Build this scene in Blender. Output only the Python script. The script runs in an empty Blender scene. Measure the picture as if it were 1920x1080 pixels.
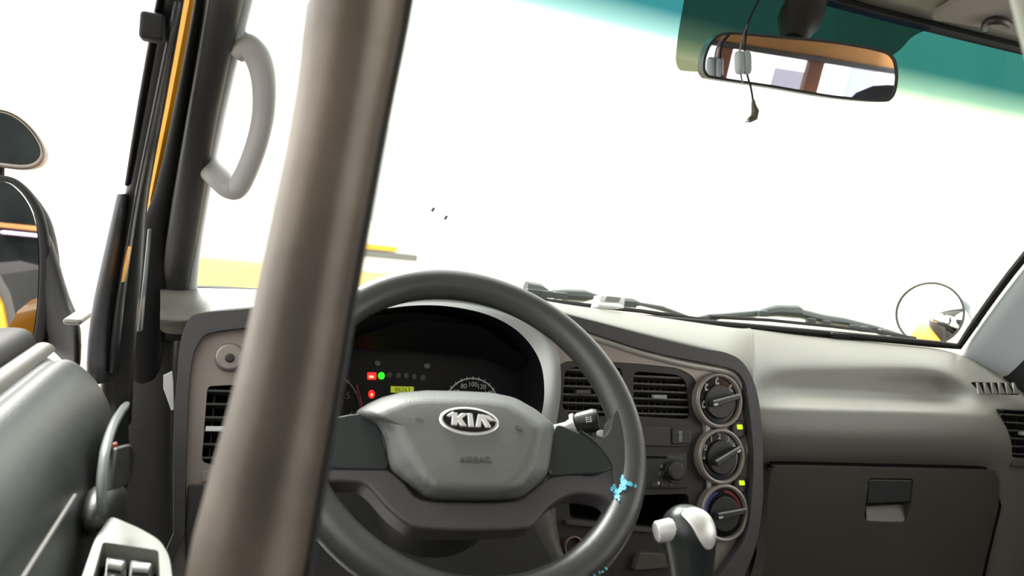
import bpy, bmesh, math, random
from mathutils import Vector as V, Matrix
random.seed(4)
PI = math.pi
D = PI/180
C = bpy.context.scene.collection
# ------------------------------------------------------------------ camera
CAM = V((0, 0, 1.9))            # eye height above the yard; the cab is built around it
F = 1400.0
RM = Matrix.Rotation(-20.4*D, 3, 'Z') @ Matrix.Rotation(86*D, 3, 'X') @ Matrix.Rotation(6.4*D, 3, 'Z')
cd = bpy.data.cameras.new('camera')
cam = bpy.data.objects.new('camera', cd)
C.objects.link(cam)
cam.matrix_world = Matrix.Translation(CAM) @ RM.to_4x4()
cd.sensor_width = 36
cd.lens = F/1920*36
cd.clip_start = .01
cd.clip_end = 200
cd.dof.use_dof = True
cd.dof.focus_distance = 1.0
cd.dof.aperture_fstop = 6.5
bpy.context.scene.camera = cam
# ------------------------------------------------------------------ world, light, exposure
w = bpy.data.worlds.new('world')
bpy.context.scene.world = w
w.use_nodes = True
bg = w.node_tree.nodes['Background']
bg.inputs[0].default_value = (1.0, 1.0, .965, 1)
bg.inputs[1].default_value = 3.1
sun_d = bpy.data.lights.new('sun', 'SUN')
sun_d.energy = 10.0
sun_d.angle = 22*D
sun_d.color = (1, .975, .93)
sun = bpy.data.objects.new('sun', sun_d)
C.objects.link(sun)
sun.rotation_euler = (-44*D, 0, 14*D)
vs = bpy.context.scene.view_settings
vs.view_transform = 'Standard'
vs.look = 'None'
vs.gamma = 1
vs.use_curve_mapping = False
vs.exposure = 0.0
# ------------------------------------------------------------------ rays of the photograph onto planes of the place
def ray(px, py):
    return RM @ V(((px-960)/F, (540-py)/F, -1))
def PY(px, py, y):
    d = ray(px, py); return CAM + d*(y/d.y)
def PX(px, py, x):
    d = ray(px, py); return CAM + d*(x/d.x)
def PZ(px, py, z):
    d = ray(px, py); return CAM + d*((z-CAM.z)/d.z)
class Pl:
    """a plane with origin, right and up directions; n points out of it towards the cab"""
    def __init__(s, o, u, v):
        s.o = V(o); s.u = V(u).normalized(); v = V(v); s.v = (v - s.u*v.dot(s.u)).normalized(); s.n = s.u.cross(s.v)
    def at(s, a, b, h=0):
        return s.o + s.u*a + s.v*b + s.n*h
    def uv(s, px, py, h=0):
        d = ray(px, py); t = (s.o + s.n*h - CAM).dot(s.n)/d.dot(s.n)
        p = CAM + d*t - s.o
        return (p.dot(s.u), p.dot(s.v))
    def P(s, px, py, h=0):
        a, b = s.uv(px, py, h); return s.at(a, b, h)
# ------------------------------------------------------------------ materials
MATS = {}
def mat(name, col, rough=.5, metal=0, grain=0, gscale=600, vary=0, vscale=6, spec=.5, emit=None, estr=1, alpha=1, coat=0, col2=None):
    if name in MATS: return MATS[name]
    m = bpy.data.materials.new(name); m.use_nodes = True
    nt = m.node_tree; b = nt.nodes['Principled BSDF']
    b.inputs['Base Color'].default_value = (*col, 1)
    b.inputs['Roughness'].default_value = rough
    b.inputs['Metallic'].default_value = metal
    b.inputs['Specular IOR Level'].default_value = spec
    b.inputs['Coat Weight'].default_value = coat
    b.inputs['Alpha'].default_value = alpha
    tc = nt.nodes.new('ShaderNodeTexCoord')
    if vary:
        n = nt.nodes.new('ShaderNodeTexNoise'); n.inputs['Scale'].default_value = vscale; n.inputs['Detail'].default_value = 4
        r = nt.nodes.new('ShaderNodeValToRGB')
        c2 = col2 or tuple(c*(1+vary) for c in col)
        r.color_ramp.elements[0].position = .35; r.color_ramp.elements[1].position = .68
        r.color_ramp.elements[0].color = (*[c*(1-vary) for c in col], 1); r.color_ramp.elements[1].color = (*c2, 1)
        nt.links.new(tc.outputs['Object'], n.inputs['Vector']); nt.links.new(n.outputs['Fac'], r.inputs[0]); nt.links.new(r.outputs[0], b.inputs['Base Color'])
    if grain:
        n2 = nt.nodes.new('ShaderNodeTexNoise'); n2.inputs['Scale'].default_value = gscale
        bp = nt.nodes.new('ShaderNodeBump'); bp.inputs['Strength'].default_value = grain; bp.inputs['Distance'].default_value = .0006
        nt.links.new(tc.outputs['Object'], n2.inputs['Vector']); nt.links.new(n2.outputs['Fac'], bp.inputs['Height']); nt.links.new(bp.outputs[0], b.inputs['Normal'])
    if emit:
        b.inputs['Emission Color'].default_value = (*emit, 1); b.inputs['Emission Strength'].default_value = estr
    MATS[name] = m
    return m
pad = mat('dash_plastic', (.135, .13, .112), .42, grain=.5, vary=.06)
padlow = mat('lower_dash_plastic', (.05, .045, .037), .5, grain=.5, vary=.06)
rimm = mat('surround_plastic', (.055, .052, .055), .5, grain=.8, vary=.1)
silver = mat('silver_fascia', (.29, .255, .235), .36, metal=.35, vary=.03)
silver2 = mat('silver_bezel', (.42, .42, .42), .33, metal=.4)
centre = mat('centre_plastic', (.022, .018, .016), .5, grain=.4)
black = mat('black_plastic', (.012, .012, .013), .45)
slatm = mat('slat_plastic', (.06, .056, .052), .45)
void = mat('cavity_black', (.004, .004, .004), .9, spec=.1)
rubber = mat('rubber', (.008, .008, .009), .6, spec=.25)
wheelm = mat('wheel_plastic', (.055, .056, .056), .36, grain=.35, gscale=900, vary=.08)
wheelf = mat('wheel_frame_plastic', (.062, .058, .062), .45, grain=.5)
padm = mat('airbag_cover_plastic', (.135, .14, .132), .44, grain=.5, vary=.04)
coverm = mat('spoke_cover_plastic', (.02, .026, .026), .33, grain=.3)
chrome = mat('chrome', (.95, .95, .95), .25, metal=.55)
satin = mat('satin_silver', (.8, .8, .79), .36, metal=.4)
paintb = mat('blue_paint', (.12, .48, .68), .5)
glossb = mat('gloss_black', (.008, .008, .009), .12)
darkg = mat('dark_grey_plastic', (.028, .027, .027), .42, grain=.3)
yellow = mat('yellow_paint', (.85, .36, .004), .35, coat=.4)
doorm = mat('door_trim', (.05, .056, .054), .36, grain=.5, vary=.08)
sillm = mat('door_sill_trim', (.055, .052, .042), .5, grain=.4)
bezelm = mat('switch_bezel', (.24, .255, .22), .45)
pillm = mat('pillar_trim', (.022, .021, .022), .5, grain=.4)
pilg = mat('pillar_trim_grey', (.5, .53, .56), .55, grain=.6)
handm = mat('handle_plastic', (.42, .41, .41), .48, grain=.3)
frame_g = mat('door_frame_grey', (.03, .03, .032), .38)
head = mat('headliner_cloth', (.40, .39, .33), .9, grain=.7, gscale=300, vary=.06)
visorm = mat('visor_cloth', (.27, .25, .235), .9, grain=.6, gscale=300)
mirrorm = mat('mirror_glass', (.9, .9, .92), .01, metal=1)
polem = mat('pole_worn_metal', (.125, .102, .08), .5, metal=.1, vary=.3, vscale=14, grain=.6, gscale=80)
white = mat('white_plastic', (.75, .76, .76), .5)
mark = mat('mark_print', (.55, .56, .58), .6)
markd = mat('dim_mark_print', (.16, .16, .16), .6)
redp = mat('red_print', (.25, .02, .03), .6)
bluep = mat('blue_print', (.02, .04, .25), .6)
wall_w = mat('white_render', (.85, .85, .83), .9, vary=.03, vscale=2)
wall_c = mat('cream_render', (.85, .83, .66), .9, vary=.03, vscale=2)
brown = mat('brown_wood', (.16, .06, .03), .6, vary=.2)
orange = mat('orange_board', (.30, .14, .035), .6, vary=.15, vscale=3)
creamm = mat('cream_panel', (.75, .68, .48), .5)
seatm = mat('seat_cloth', (.045, .045, .055), .9, vary=.2)
groundm = mat('yard_concrete', (.6, .59, .56), .9, vary=.1, vscale=3)
wiperm = mat('wiper_black', (.05, .06, .06), .4)
# ------------------------------------------------------------------ helpers
def finish(name, bm, m, parent=None, bevel=0, sub=0, solid=0, seg=3, smooth=True, ang=35, loc=None):
    bmesh.ops.recalc_face_normals(bm, faces=bm.faces) if not getattr(bm, 'keepn', False) else None
    me = bpy.data.meshes.new(name); bm.to_mesh(me); bm.free()
    if smooth:
        for p in me.polygons: p.use_smooth = True
    o = bpy.data.objects.new(name, me); C.objects.link(o)
    me.materials.append(m)
    if parent: 
        o.parent = parent
        o.matrix_parent_inverse = parent.matrix_world.inverted() if parent.type == 'EMPTY' and parent.parent is None else Matrix()
        if parent.type != 'EMPTY' or parent.parent: o.matrix_parent_inverse = Matrix()
    if solid:
        s = o.modifiers.new('solid', 'SOLIDIFY'); s.thickness = abs(solid); s.offset = -1 if solid > 0 else 1
    if bevel:
        b = o.modifiers.new('bevel', 'BEVEL'); b.width = bevel; b.segments = seg; b.limit_method = 'ANGLE'; b.angle_limit = ang*D
        b.use_clamp_overlap = True
    if sub:
        s = o.modifiers.new('sub', 'SUBSURF'); s.levels = sub; s.render_levels = sub
    if (bevel or smooth) and not sub:
        n = o.modifiers.new('wn', 'WEIGHTED_NORMAL'); n.keep_sharp = True
        for e in me.edges: pass
        bm2 = bmesh.new(); bm2.from_mesh(me)
        if not bevel:
            for e in bm2.edges:
                if len(e.link_faces) == 2 and e.calc_face_angle(0) > ang*D: e.smooth = False
            bm2.to_mesh(me)
        bm2.free()
    return o
def thing(name, label, cat, loc=(0, 0, 0), group=None):
    o = bpy.data.objects.new(name, None); C.objects.link(o)
    o.location = loc; o.empty_display_size = .05
    o['label'] = label; o['category'] = cat
    if group: o['group'] = group
    bpy.context.view_layer.update() if False else None
    o.matrix_world = Matrix.Translation(V(loc))
    return o
def tag(o, label, cat, group=None):
    o['label'] = label; o['category'] = cat
    if group: o['group'] = group
    return o
def struct(o, label=None):
    o['kind'] = 'structure'
    if label: o['label'] = label
    return o
def spl(pts, n=5, closed=True):
    """Catmull-Rom through 2-D or 3-D points"""
    P = [V(p) for p in pts]; out = []; N = len(P)
    rng = range(N) if closed else range(N-1)
    for i in rng:
        if closed: a, b, c, d = P[(i-1) % N], P[i], P[(i+1) % N], P[(i+2) % N]
        else: a, b, c, d = P[max(i-1, 0)], P[i], P[i+1], P[min(i+2, N-1)]
        for k in range(n):
            t = k/n
            out.append(.5*((2*b)+(c-a)*t+(2*a-5*b+4*c-d)*t*t+(3*b-a-3*c+d)*t**3))
    if not closed: out.append(P[-1])
    return out
def rnd(pts, r, n=4):
    """round the corners of a 2-D polygon by radius r (same units as points)"""
    out = []; N = len(pts)
    for i in range(N):
        a, b, c = V(pts[i-1]), V(pts[i]), V(pts[(i+1) % N])
        d1 = (a-b); d2 = (c-b); rr = min(r, d1.length*.45, d2.length*.45)
        p, q = b+d1.normalized()*rr, b+d2.normalized()*rr
        for k in range(n+1):
            t = k/n; out.append(p*(1-t)**2+b*2*t*(1-t)+q*t*t)
    return out
def ell(cx, cy, rx_, ry_, rot=0, n=32):
    return [(cx+rx_*math.cos(t)*math.cos(rot)-ry_*math.sin(t)*math.sin(rot), cy+rx_*math.cos(t)*math.sin(rot)+ry_*math.sin(t)*math.cos(rot)) for t in [2*PI*k/n for k in range(n)]]
def plate_bm(pl, outer, h0, h1, holes=(), px=True, bm=None):
    """a flat plate: outline (photo pixels on the plane, or plane units) between heights h0 and h1"""
    bm = bm or bmesh.new()
    loops = []
    for L in [outer]+list(holes):
        uvs = [pl.uv(p[0], p[1], h1) for p in L] if px else [(p[0], p[1]) for p in L]
        loops.append(uvs)
    edges = []; fl = []; bl = []
    for uvs in loops:
        f = [bm.verts.new(pl.at(a, b, h1)) for a, b in uvs]
        g = [bm.verts.new(pl.at(a, b, h0)) for a, b in uvs]
        fl.append(f); bl.append(g)
        edges += [bm.edges.new((f[i], f[(i+1) % len(f)])) for i in range(len(f))]
    if len(loops) == 1:
        bm.faces.new(fl[0]); bm.faces.new(list(reversed(bl[0])))
    else:
        r = bmesh.ops.triangle_fill(bm, use_beauty=True, use_dissolve=False, edges=edges, normal=pl.n)
        mp = {}
        for f, g in zip(fl, bl):
            for x, y in zip(f, g): mp[x] = y
        for fc in [g for g in r['geom'] if isinstance(g, bmesh.types.BMFace)]:
            try: bm.faces.new([mp[v] for v in reversed(fc.verts)])
            except Exception: pass
    for f, g in zip(fl, bl):
        n = len(f)
        for i in range(n):
            try: bm.faces.new((f[i], g[i], g[(i+1) % n], f[(i+1) % n]))
            except Exception: pass
    return bm
def plate(name, pl, outer, h0, h1, m, parent=None, holes=(), bevel=.0015, px=True, seg=3):
    return finish(name, plate_bm(pl, outer, h0, h1, holes, px), m, parent, bevel=bevel, seg=seg)
def tub(name, pl, outer, h0, h1, m, parent, px=True):
    """open box behind a hole, wall thickness turned inward"""
    bm = bmesh.new()
    uvs = [pl.uv(p[0], p[1], h1) for p in outer] if px else outer
    f = [bm.verts.new(pl.at(a, b, h1)) for a, b in uvs]; g = [bm.verts.new(pl.at(a, b, h0)) for a, b in uvs]
    n = len(f)
    for i in range(n): bm.faces.new((f[i], f[(i+1) % n], g[(i+1) % n], g[i]))
    bm.faces.new(g)
    return finish(name, bm, m, parent, smooth=False)
def grid(name, rows, m, parent=None, sub=2, solid=0, closed=False, creases=()):
    bm = bmesh.new()
    R = [[bm.verts.new(p) for p in r] for r in rows]
    for i in range(len(R)-1):
        n = len(R[i])
        for j in range(n if closed else n-1):
            bm.faces.new((R[i][j], R[i][(j+1) % n], R[i+1][(j+1) % n], R[i+1][j]))
    if creases:
        cl = bm.edges.layers.float.get('crease_edge') or bm.edges.layers.float.new('crease_edge')
        for i, c in creases:
            for j in range(len(R[i])-(0 if closed else 1)):
                e = bm.edges.get((R[i][j], R[i][(j+1) % len(R[i])]))
                if e: e[cl] = c
    return finish(name, bm, m, parent, sub=sub, solid=solid)
def loft(name, rings, m, parent=None, sub=1, caps=True, creases=()):
    bm = bmesh.new()
    R = [[bm.verts.new(p) for p in r] for r in rings]
    n = len(R[0])
    for i in range(len(R)-1):
        for j in range(n):
            bm.faces.new((R[i][j], R[i][(j+1) % n], R[i+1][(j+1) % n], R[i+1][j]))
    if caps: bm.faces.new(list(reversed(R[0]))); bm.faces.new(R[-1])
    if creases:
        cl = bm.edges.layers.float.new('crease_edge')
        for i, c in creases:
            for j in range(n):
                e = bm.edges.get((R[i][j], R[i][(j+1) % n])); e[cl] = c
    return finish(name, bm, m, parent, sub=sub)
def tube_bm(pts, r, seg=12, closed=False, bm=None, flat=1.0, up=None):
    bm = bm or bmesh.new()
    P = [V(p) for p in pts]; N = len(P); rs = r if isinstance(r, (list, tuple)) else [r]*N
    rings = []; prev = None
    for i in range(N):
        a = P[(i-1) % N] if closed or i > 0 else P[i]; b = P[(i+1) % N] if closed or i < N-1 else P[i]
        t = (b-a).normalized()
        if prev is None:
            u = t.cross(V(up) if up else (V((0, 0, 1)) if abs(t.z) < .9 else V((1, 0, 0)))).normalized()
        else:
            u = (prev - t*prev.dot(t)).normalized()
        prev = u; v = t.cross(u)
        rings.append([bm.verts.new(P[i]+(u*math.cos(q)+v*math.sin(q)*flat)*rs[i]) for q in [2*PI*k/seg for k in range(seg)]])
    for i in range(N if closed else N-1):
        A, B = rings[i], rings[(i+1) % N]
        for k in range(seg): bm.faces.new((A[k], A[(k+1) % seg], B[(k+1) % seg], B[k]))
    if not closed: bm.faces.new(list(reversed(rings[0]))); bm.faces.new(rings[-1])
    return bm
def tube(name, pts, r, m, parent=None, seg=14, closed=False, flat=1.0, up=None):
    return finish(name, tube_bm(pts, r, seg, closed, None, flat, up), m, parent, ang=60)
def box_bm(c, sx, sy, sz, rot=None, bm=None):
    bm = bm or bmesh.new()
    M = Matrix.Translation(V(c)) @ (rot.to_4x4() if rot else Matrix()) @ Matrix.Diagonal((sx, sy, sz, 1))
    bmesh.ops.create_cube(bm, size=1, matrix=M)
    return bm
def box(name, c, sx, sy, sz, m, parent=None, rot=None, bevel=.002):
    return finish(name, box_bm(c, sx, sy, sz, rot), m, parent, bevel=bevel)
def disc(name, pl, px, py, rpx, h0, h1, m, parent, rpy=None, rot=0, bevel=.001, n=32, holes=()):
    return plate(name, pl, ell(px, py, rpx, rpy or rpx, rot, n), h0, h1, m, parent, holes, bevel)
def rad(pl, px, py, r, h=0):
    a = V(pl.uv(px, py, h)); b = V(pl.uv(px+r, py, h)); return (b-a).length
def cdisc(name, pl, px, py, rpx, h0, h1, m, parent, n=36, bevel=.001, ring=0, hole=None):
    """true circle on the plane whose width in the photo is 2*rpx"""
    a, b = pl.uv(px, py, h1); r = rad(pl, px, py, rpx, h1)
    hs = [ell(a, b, r*ring, r*ring, 0, n)] if ring else []
    return plate(name, pl, ell(a, b, r, r, 0, n), h0, h1, m, parent, hs, bevel, px=False)
def text_bm(s, size, pl, a, b, h, depth=.0004, rot=0):
    cu = bpy.data.curves.new('t', 'FONT'); cu.body = s; cu.size = size; cu.extrude = depth
    cu.align_x = 'CENTER'; cu.align_y = 'CENTER'
    o = bpy.data.objects.new('t', cu); C.objects.link(o)
    me = bpy.data.meshes.new_from_object(o)
    bm = bmesh.new(); bm.from_mesh(me)
    cr, sr = math.cos(rot), math.sin(rot)
    for v in bm.verts:
        x, y, z = v.co
        v.co = pl.at(a+x*cr-y*sr, b+x*sr+y*cr, h+z)
    bpy.data.objects.remove(o); bpy.data.curves.remove(cu); bpy.data.meshes.remove(me)
    return bm
def lettering(name, s, hpx, pl, px, py, h, m, parent, rot=0, depth=.0004):
    a, b = pl.uv(px, py, h)
    return finish(name, text_bm(s, rad(pl, px, py, hpx, h)*1.3, pl, a, b, h, depth, rot), m, parent, smooth=False)
def span(poly, v):
    xs = []
    for i in range(len(poly)):
        (x0, y0), (x1, y1) = poly[i-1], poly[i]
        if (y0 <= v) != (y1 <= v): xs.append(x0+(x1-x0)*(v-y0)/(y1-y0))
    return (min(xs), max(xs)) if len(xs) > 1 else None
def vent(name, pl, outl, n, h, parent, slider=None, vanes=7, margin=0):
    uv = [pl.uv(p[0], p[1], h) for p in outl]
    v0, v1 = min(p[1] for p in uv), max(p[1] for p in uv)
    t = tub(name, pl, [(p[0], p[1]) for p in uv], h-.045, h-.0005, void, parent, px=False)
    st = (v1-v0)/(n+.2)
    for k in range(n):
        v = v0+st*(k+.6); s = span(uv, v)
        if not s: continue
        bm = bmesh.new(); hh = .0045*.5
        pr = [(-.014, -.004), (-.013, -.0055), (-.002, -.0012), (-.002, .0014)]
        A = [bm.verts.new(pl.at(s[0]-.001, v+q[1], h+q[0])) for q in pr]; B = [bm.verts.new(pl.at(s[1]+.001, v+q[1], h+q[0])) for q in pr]
        for i in range(4): bm.faces.new((A[i], A[(i+1) % 4], B[(i+1) % 4], B[i]))
        bm.faces.new(A); bm.faces.new(list(reversed(B)))
        finish('slat', bm, slatm, t, smooth=False)
    u0, u1 = min(p[0] for p in uv), max(p[0] for p in uv)
    for k in range(vanes):
        u = u0+(u1-u0)*(k+.5)/vanes
        o = box('vane', pl.at(u, (v0+v1)/2, h-.028), .0012, .016, (v1-v0)*.9, darkg, t, rot=Matrix((pl.u, -pl.n, pl.v)).transposed(), bevel=0)
    if slider:
        a, b = pl.uv(slider[0], slider[1], h)
        plate('slider', pl, rnd([(a-.011, b-.003), (a+.011, b-.003), (a+.011, b+.003), (a-.011, b+.003)], .001), h-.004, h+.004, slider[2] if len(slider) > 2 else slatm, t, px=False, bevel=.0008)
    return t
# ================================================================== STRUCTURE
Zc = CAM.z
# ground of the yard
bm = bmesh.new(); bmesh.ops.create_grid(bm, x_segments=8, y_segments=8, size=30, matrix=Matrix.Translation((0, 5, 0)))
struct(finish('ground', bm, groundm, smooth=False))
# cab floor
struct(box('floor', (.7, -.1, Zc-1.07), 1.7, 2.7, .04, darkg))
# firewall under the windscreen
struct(box('wall_front', (.7, 1.28, Zc-.63), 1.6, .03, .84, darkg))
# windscreen: a curved pane with a teal shade band along its top
def wx(t, s):   # t across 0..1, s up 0..1
    xb = -.075+1.545*t; xt = -.03+1.46*t; q = 1-(2*t-1)**2
    x = xb+(xt-xb)*s
    y = (1.165+.105*q)*(1-s)+(.795+.065*q)*s+.03*math.sin(PI*s)
    z = Zc+(-.130-.002*q)*(1-s)+(.362+.010*q)*s
    return V((x, y, z))
gl = bpy.data.materials.new('windscreen_glass'); gl.use_nodes = True; nt = gl.node_tree; nt.nodes.clear()
out = nt.nodes.new('ShaderNodeOutputMaterial'); tr = nt.nodes.new('ShaderNodeBsdfTransparent'); gs = nt.nodes.new('ShaderNodeBsdfGlossy'); mx = nt.nodes.new('ShaderNodeMixShader')
gs.inputs['Roughness'].default_value = .02
uvn = nt.nodes.new('ShaderNodeUVMap'); sp = nt.nodes.new('ShaderNodeSeparateXYZ'); rp = nt.nodes.new('ShaderNodeValToRGB')
rp.color_ramp.elements[0].position = .815; rp.color_ramp.elements[0].color = (.93, .97, .95, 1)
rp.color_ramp.elements[1].position = .905; rp.color_ramp.elements[1].color = (.016, .102, .112, 1)
e = rp.color_ramp.elements.new(.858); e.color = (.18, .34, .31, 1)
e = rp.color_ramp.elements.new(.835); e.color = (.5, .65, .56, 1)
nt.links.new(uvn.outputs[0], sp.inputs[0]); nt.links.new(sp.outputs[1], rp.inputs[0]); nt.links.new(rp.outputs[0], tr.inputs[0])
fr = nt.nodes.new('ShaderNodeLayerWeight'); fr.inputs[0].default_value = .5
pw = nt.nodes.new('ShaderNodeMath'); pw.operation = 'POWER'; pw.inputs[1].default_value = 5.0
ml = nt.nodes.new('ShaderNodeMath'); ml.operation = 'MULTIPLY_ADD'; ml.inputs[1].default_value = .55; ml.inputs[2].default_value = .03
nt.links.new(fr.outputs[1], pw.inputs[0]); nt.links.new(pw.outputs[0], ml.inputs[0])
nt.links.new(ml.outputs[0], mx.inputs[0]); nt.links.new(tr.outputs[0], mx.inputs[1]); nt.links.new(gs.outputs[0], mx.inputs[2]); nt.links.new(mx.outputs[0], out.inputs[0])
def pane(name, fn, nu, nv, m, parent=None, u0=0, u1=1, v0=0, v1=1):
    bm = bmesh.new(); uvl = bm.loops.layers.uv.new('UVMap')
    G = [[bm.verts.new(fn(u0+(u1-u0)*i/nu, v0+(v1-v0)*j/nv)) for i in range(nu+1)] for j in range(nv+1)]
    for j in range(nv):
        for i in range(nu):
            f = bm.faces.new((G[j][i], G[j][i+1], G[j+1][i+1], G[j+1][i]))
            for l, (a, b) in zip(f.loops, ((i, j), (i+1, j), (i+1, j+1), (i, j+1))): l[uvl].uv = (u0+(u1-u0)*a/nu, v0+(v1-v0)*b/nv)
    return finish(name, bm, m, parent)
ws = struct(pane('window_1', wx, 24, 16, gl))
# black rubber seal around the windscreen
per = [wx(i/30, 0) for i in range(31)]+[wx(1, j/12) for j in range(1, 13)]+[wx(1-i/30, 1) for i in range(1, 31)]+[wx(0, 1-j/12) for j in range(1, 12)]
finish('seal', tube_bm(per, .008, 8, True), rubber, ws)
# headliner
def hl(t, s):
    p = wx(-.04+1.08*t, 1.0)
    y = p.y*(1-s)+(-1.3)*s
    z = p.z+.002+.08*math.sin(min(s*4, 1)*PI/2)
    y += .02*(1-min(s*8, 1))
    q = abs(2*t-1)
    return V((p.x, y, z-.05*max(0, q-.85)/.15*0))
hd = pane('ceiling', hl, 20, 24, head); m_ = hd.modifiers.new('solid', 'SOLIDIFY'); m_.thickness = .03; m_.offset = 1
struct(hd)
# right A-pillar trim
def bar(name, L, m, parent=None, sub=1, cr=()):
    """loft of rings given as lists of points"""
    return loft(name, L, m, parent, sub=sub, creases=cr)
rg = []
for s in (-.12, 0, .25, .5, .75, 1.02):
    p = wx(1, s); 
    q = p+V((.12, -.20, -.01)) if s < .1 else p+V((.10, -.15, 0))
    rg.append([p+V((-.004, -.012, 0)), p+V((.02, -.03, 0)), p+V((.07, -.09, 0)), q, q+V((.05, .03, 0)), p+V((.05, .03, 0))])
struct(loft('trim_2', rg, pilg, sub=1), 'light grey trim of the right windscreen pillar')
# right door upper and side (dark strip past the pillar)
struct(box('wall_right', (1.62, -.2, Zc-.62), .05, 2.6, .9, darkg))
struct(box('trim_17', (1.60, .90, Zc-.21), .12, .42, .38, rubber), 'black lower corner between the dashboard end and the right pillar')
struct(box('wall_left', (-.30, -1.05, Zc-.56), .05, .5, 1.0, darkg))  # unseen wall behind the viewer, added to hold back light
struct(box('trim_13', (-.24, -.35, Zc+.1), .06, .16, .6, pillm), 'dark door pillar beside the viewer')
struct(box('trim_14', (1.55, -.25, Zc+.1), .06, .16, .6, pillm), 'dark door pillar on the passenger side')
rs = []
for s in (-.1, .3, .7, 1.05):
    p = wx(1, s)+V((.11, -.16, -.01)); rs.append([p, p+V((.03, -.06, 0)), p+V((.07, -.05, 0)), p+V((.08, .02, 0))])
struct(loft('trim_3', rs, rubber, sub=0), 'black door seal beside the right windscreen pillar')
# rear of the cab, seen in the rear view mirror: header board, posts, plus an unseen bulkhead raised to cut rear light
# mirror geometry (needed for placing what it reflects)
th = 10.4*D; tl = 7.2*D
MC = PY(1500, 126, .74)
mn = V((-math.sin(th)*math.cos(tl), -math.cos(th)*math.cos(tl), -math.sin(tl)))
mu = V((math.cos(th), -math.sin(th), 0))
MP = Pl(MC, mu, mn.cross(mu))
MP.n = mn; MP.v = mn.cross(mu)
def refl(px, py, Y):
    p = MP.P(px, py, .011); d = ray(px, py); r = d - MP.n*2*d.dot(MP.n); return p + r*((Y-p.y)/r.y)
YB = -1.25
za = refl(1500, 104, YB).z
zb_ = refl(1560, 196, YB).z
struct(box('wall_back', (.7, YB-.02, (zb_+Zc-1.07)/2), 1.85, .04, zb_-Zc+1.07, darkg))
hb = struct(box('trim_4', (1.2, YB-.02, za+.16), 3.4, .05, .32, orange), 'orange-brown header board above the rear opening')
struct(box('trim_8', (1.2, YB-.01, za-.004), 3.4, .06, .02, darkg), 'dark lip under the rear header board')
for i, (x0, x1, yy) in enumerate(((1345, 1371, 110), (1516, 1543, 130))):
    a, b = refl(x0, yy, YB), refl(x1, yy, YB); wd = abs(b.x-a.x)
    struct(box('trim_%d' % (5+i), ((a.x+b.x)/2, YB-.02, za-.45), wd, .05, .92, brown), ('brown rear post nearer the driver side', 'brown rear post nearer the passenger side')[i])
# ------------------------------------------------------------------ left A-pillar
def strip(name, L, m, parent=None, sub=1, back=.03, nx=V((0, 1, 0))):
    """L: (xl, xr, py, Y): a rounded vertical bar whose visible width spans xl..xr"""
    rings = []
    for xl, xr, py, Y in L:
        a, b = PY(xl, py, Y), PY(xr, py, Y); w_ = b-a
        rings.append([a+nx*back, a+nx*.003, a+w_*.12-nx*.004, a+w_*.5-nx*.008, a+w_*.88-nx*.004, b+nx*.003, b+nx*back])
    return loft(name, rings, m, parent, sub=sub, creases=((0, .8), (len(rings)-1, .8)))
lp = struct(strip('trim_1', [(393, 466, -40, .76), (388, 458, 0, .80), (350, 412, 200, .90), (318, 382, 390, 1.02), (302, 362, 500, 1.09), (296, 350, 560, 1.12), (292, 345, 640, 1.13)], pillm, sub=1, back=.05), 'dark trim of the left windscreen pillar')
struct(strip('trim_9', [(450, 484, -40, .775), (446, 474, 0, .815), (402, 424, 200, .915), (374, 388, 390, 1.035), (356, 372, 490, 1.10), (336, 370, 560, 1.135), (325, 348, 598, 1.14)], pilg, sub=1, back=.03), 'pale inner edge of the left windscreen pillar')
struct(strip('trim_10', [(368, 396, -40, .80), (365, 391, 0, .82), (325, 354, 200, .92), (285, 322, 385, 1.04), (264, 320, 405, 1.05), (256, 314, 460, 1.08), (246, 310, 540, 1.10), (235, 305, 640, 1.12), (240, 300, 760, 1.12)], rubber, sub=1), 'black rubber seal beside the left pillar')
struct(strip('trim_11', [(350, 380, -40, .83), (341, 373, 0, .85), (304, 334, 200, .95), (272, 294, 375, 1.05), (276, 290, 400, 1.06)], yellow, sub=0, back=.012), 'yellow painted flange of the left pillar')
# kick panel / lower pillar
struct(strip('trim_12', [(250, 336, 560, 1.15), (228, 330, 680, 1.13), (205, 326, 800, 1.10), (190, 330, 950, 1.06), (180, 340, 1150, 1.0)], pillm, sub=1), 'black lower trim between the driver door and the dashboard')
# ================================================================== DRIVER DOOR
door = thing('driver_door', 'grey trimmed driver door with power window switches, at the lower left', 'door', (-.12, .4, Zc-1.0))
prof = [(-.187, -.20), (-.185, -.167), (-.177, -.1615), (-.166, -.163), (-.159, -.170), (-.152, -.163), (-.135, -.170), (-.112, -.196), (-.096, -.24), (-.089, -.32), (-.092, -.45), (-.10, -.85)]
rows = []
for y, k in ((.9, .45), (.885, .75), (.86, .93), (.82, 1.0), (.7, 1.0), (.5, 1), (.3, 1), (.1, 1), (-.3, 1), (-.8, 1)):
    cx, cz = -.17, -.33
    rows.append([V((cx+(x-cx)*k, y, Zc+(cz+(z-cz)*(k if z > cz else 1)))) for x, z in prof])
grid('door_panel', rows[:], doorm, door, sub=2)
# dark outer half of the sill with the window slot
rows = [[V((x, y, Zc+z)) for x, z in ((-.30, -.30), (-.28, -.2), (-.245, -.157), (-.208, -.151), (-.191, -.156), (-.186, -.19))] for y in (.9, .86, .6, .3, 0, -.8)]
grid('window_channel', rows, rubber, door, sub=2)
rows = [[V((x, y, Zc+z)) for x, z in ((-.36, -.9), (-.36, -.5), (-.345, -.25), (-.325, -.185), (-.29, -.165))] for y in (1.0, .8, .4, 0, -.8)]
grid('outer_skin', rows, yellow, door, sub=1)
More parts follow.
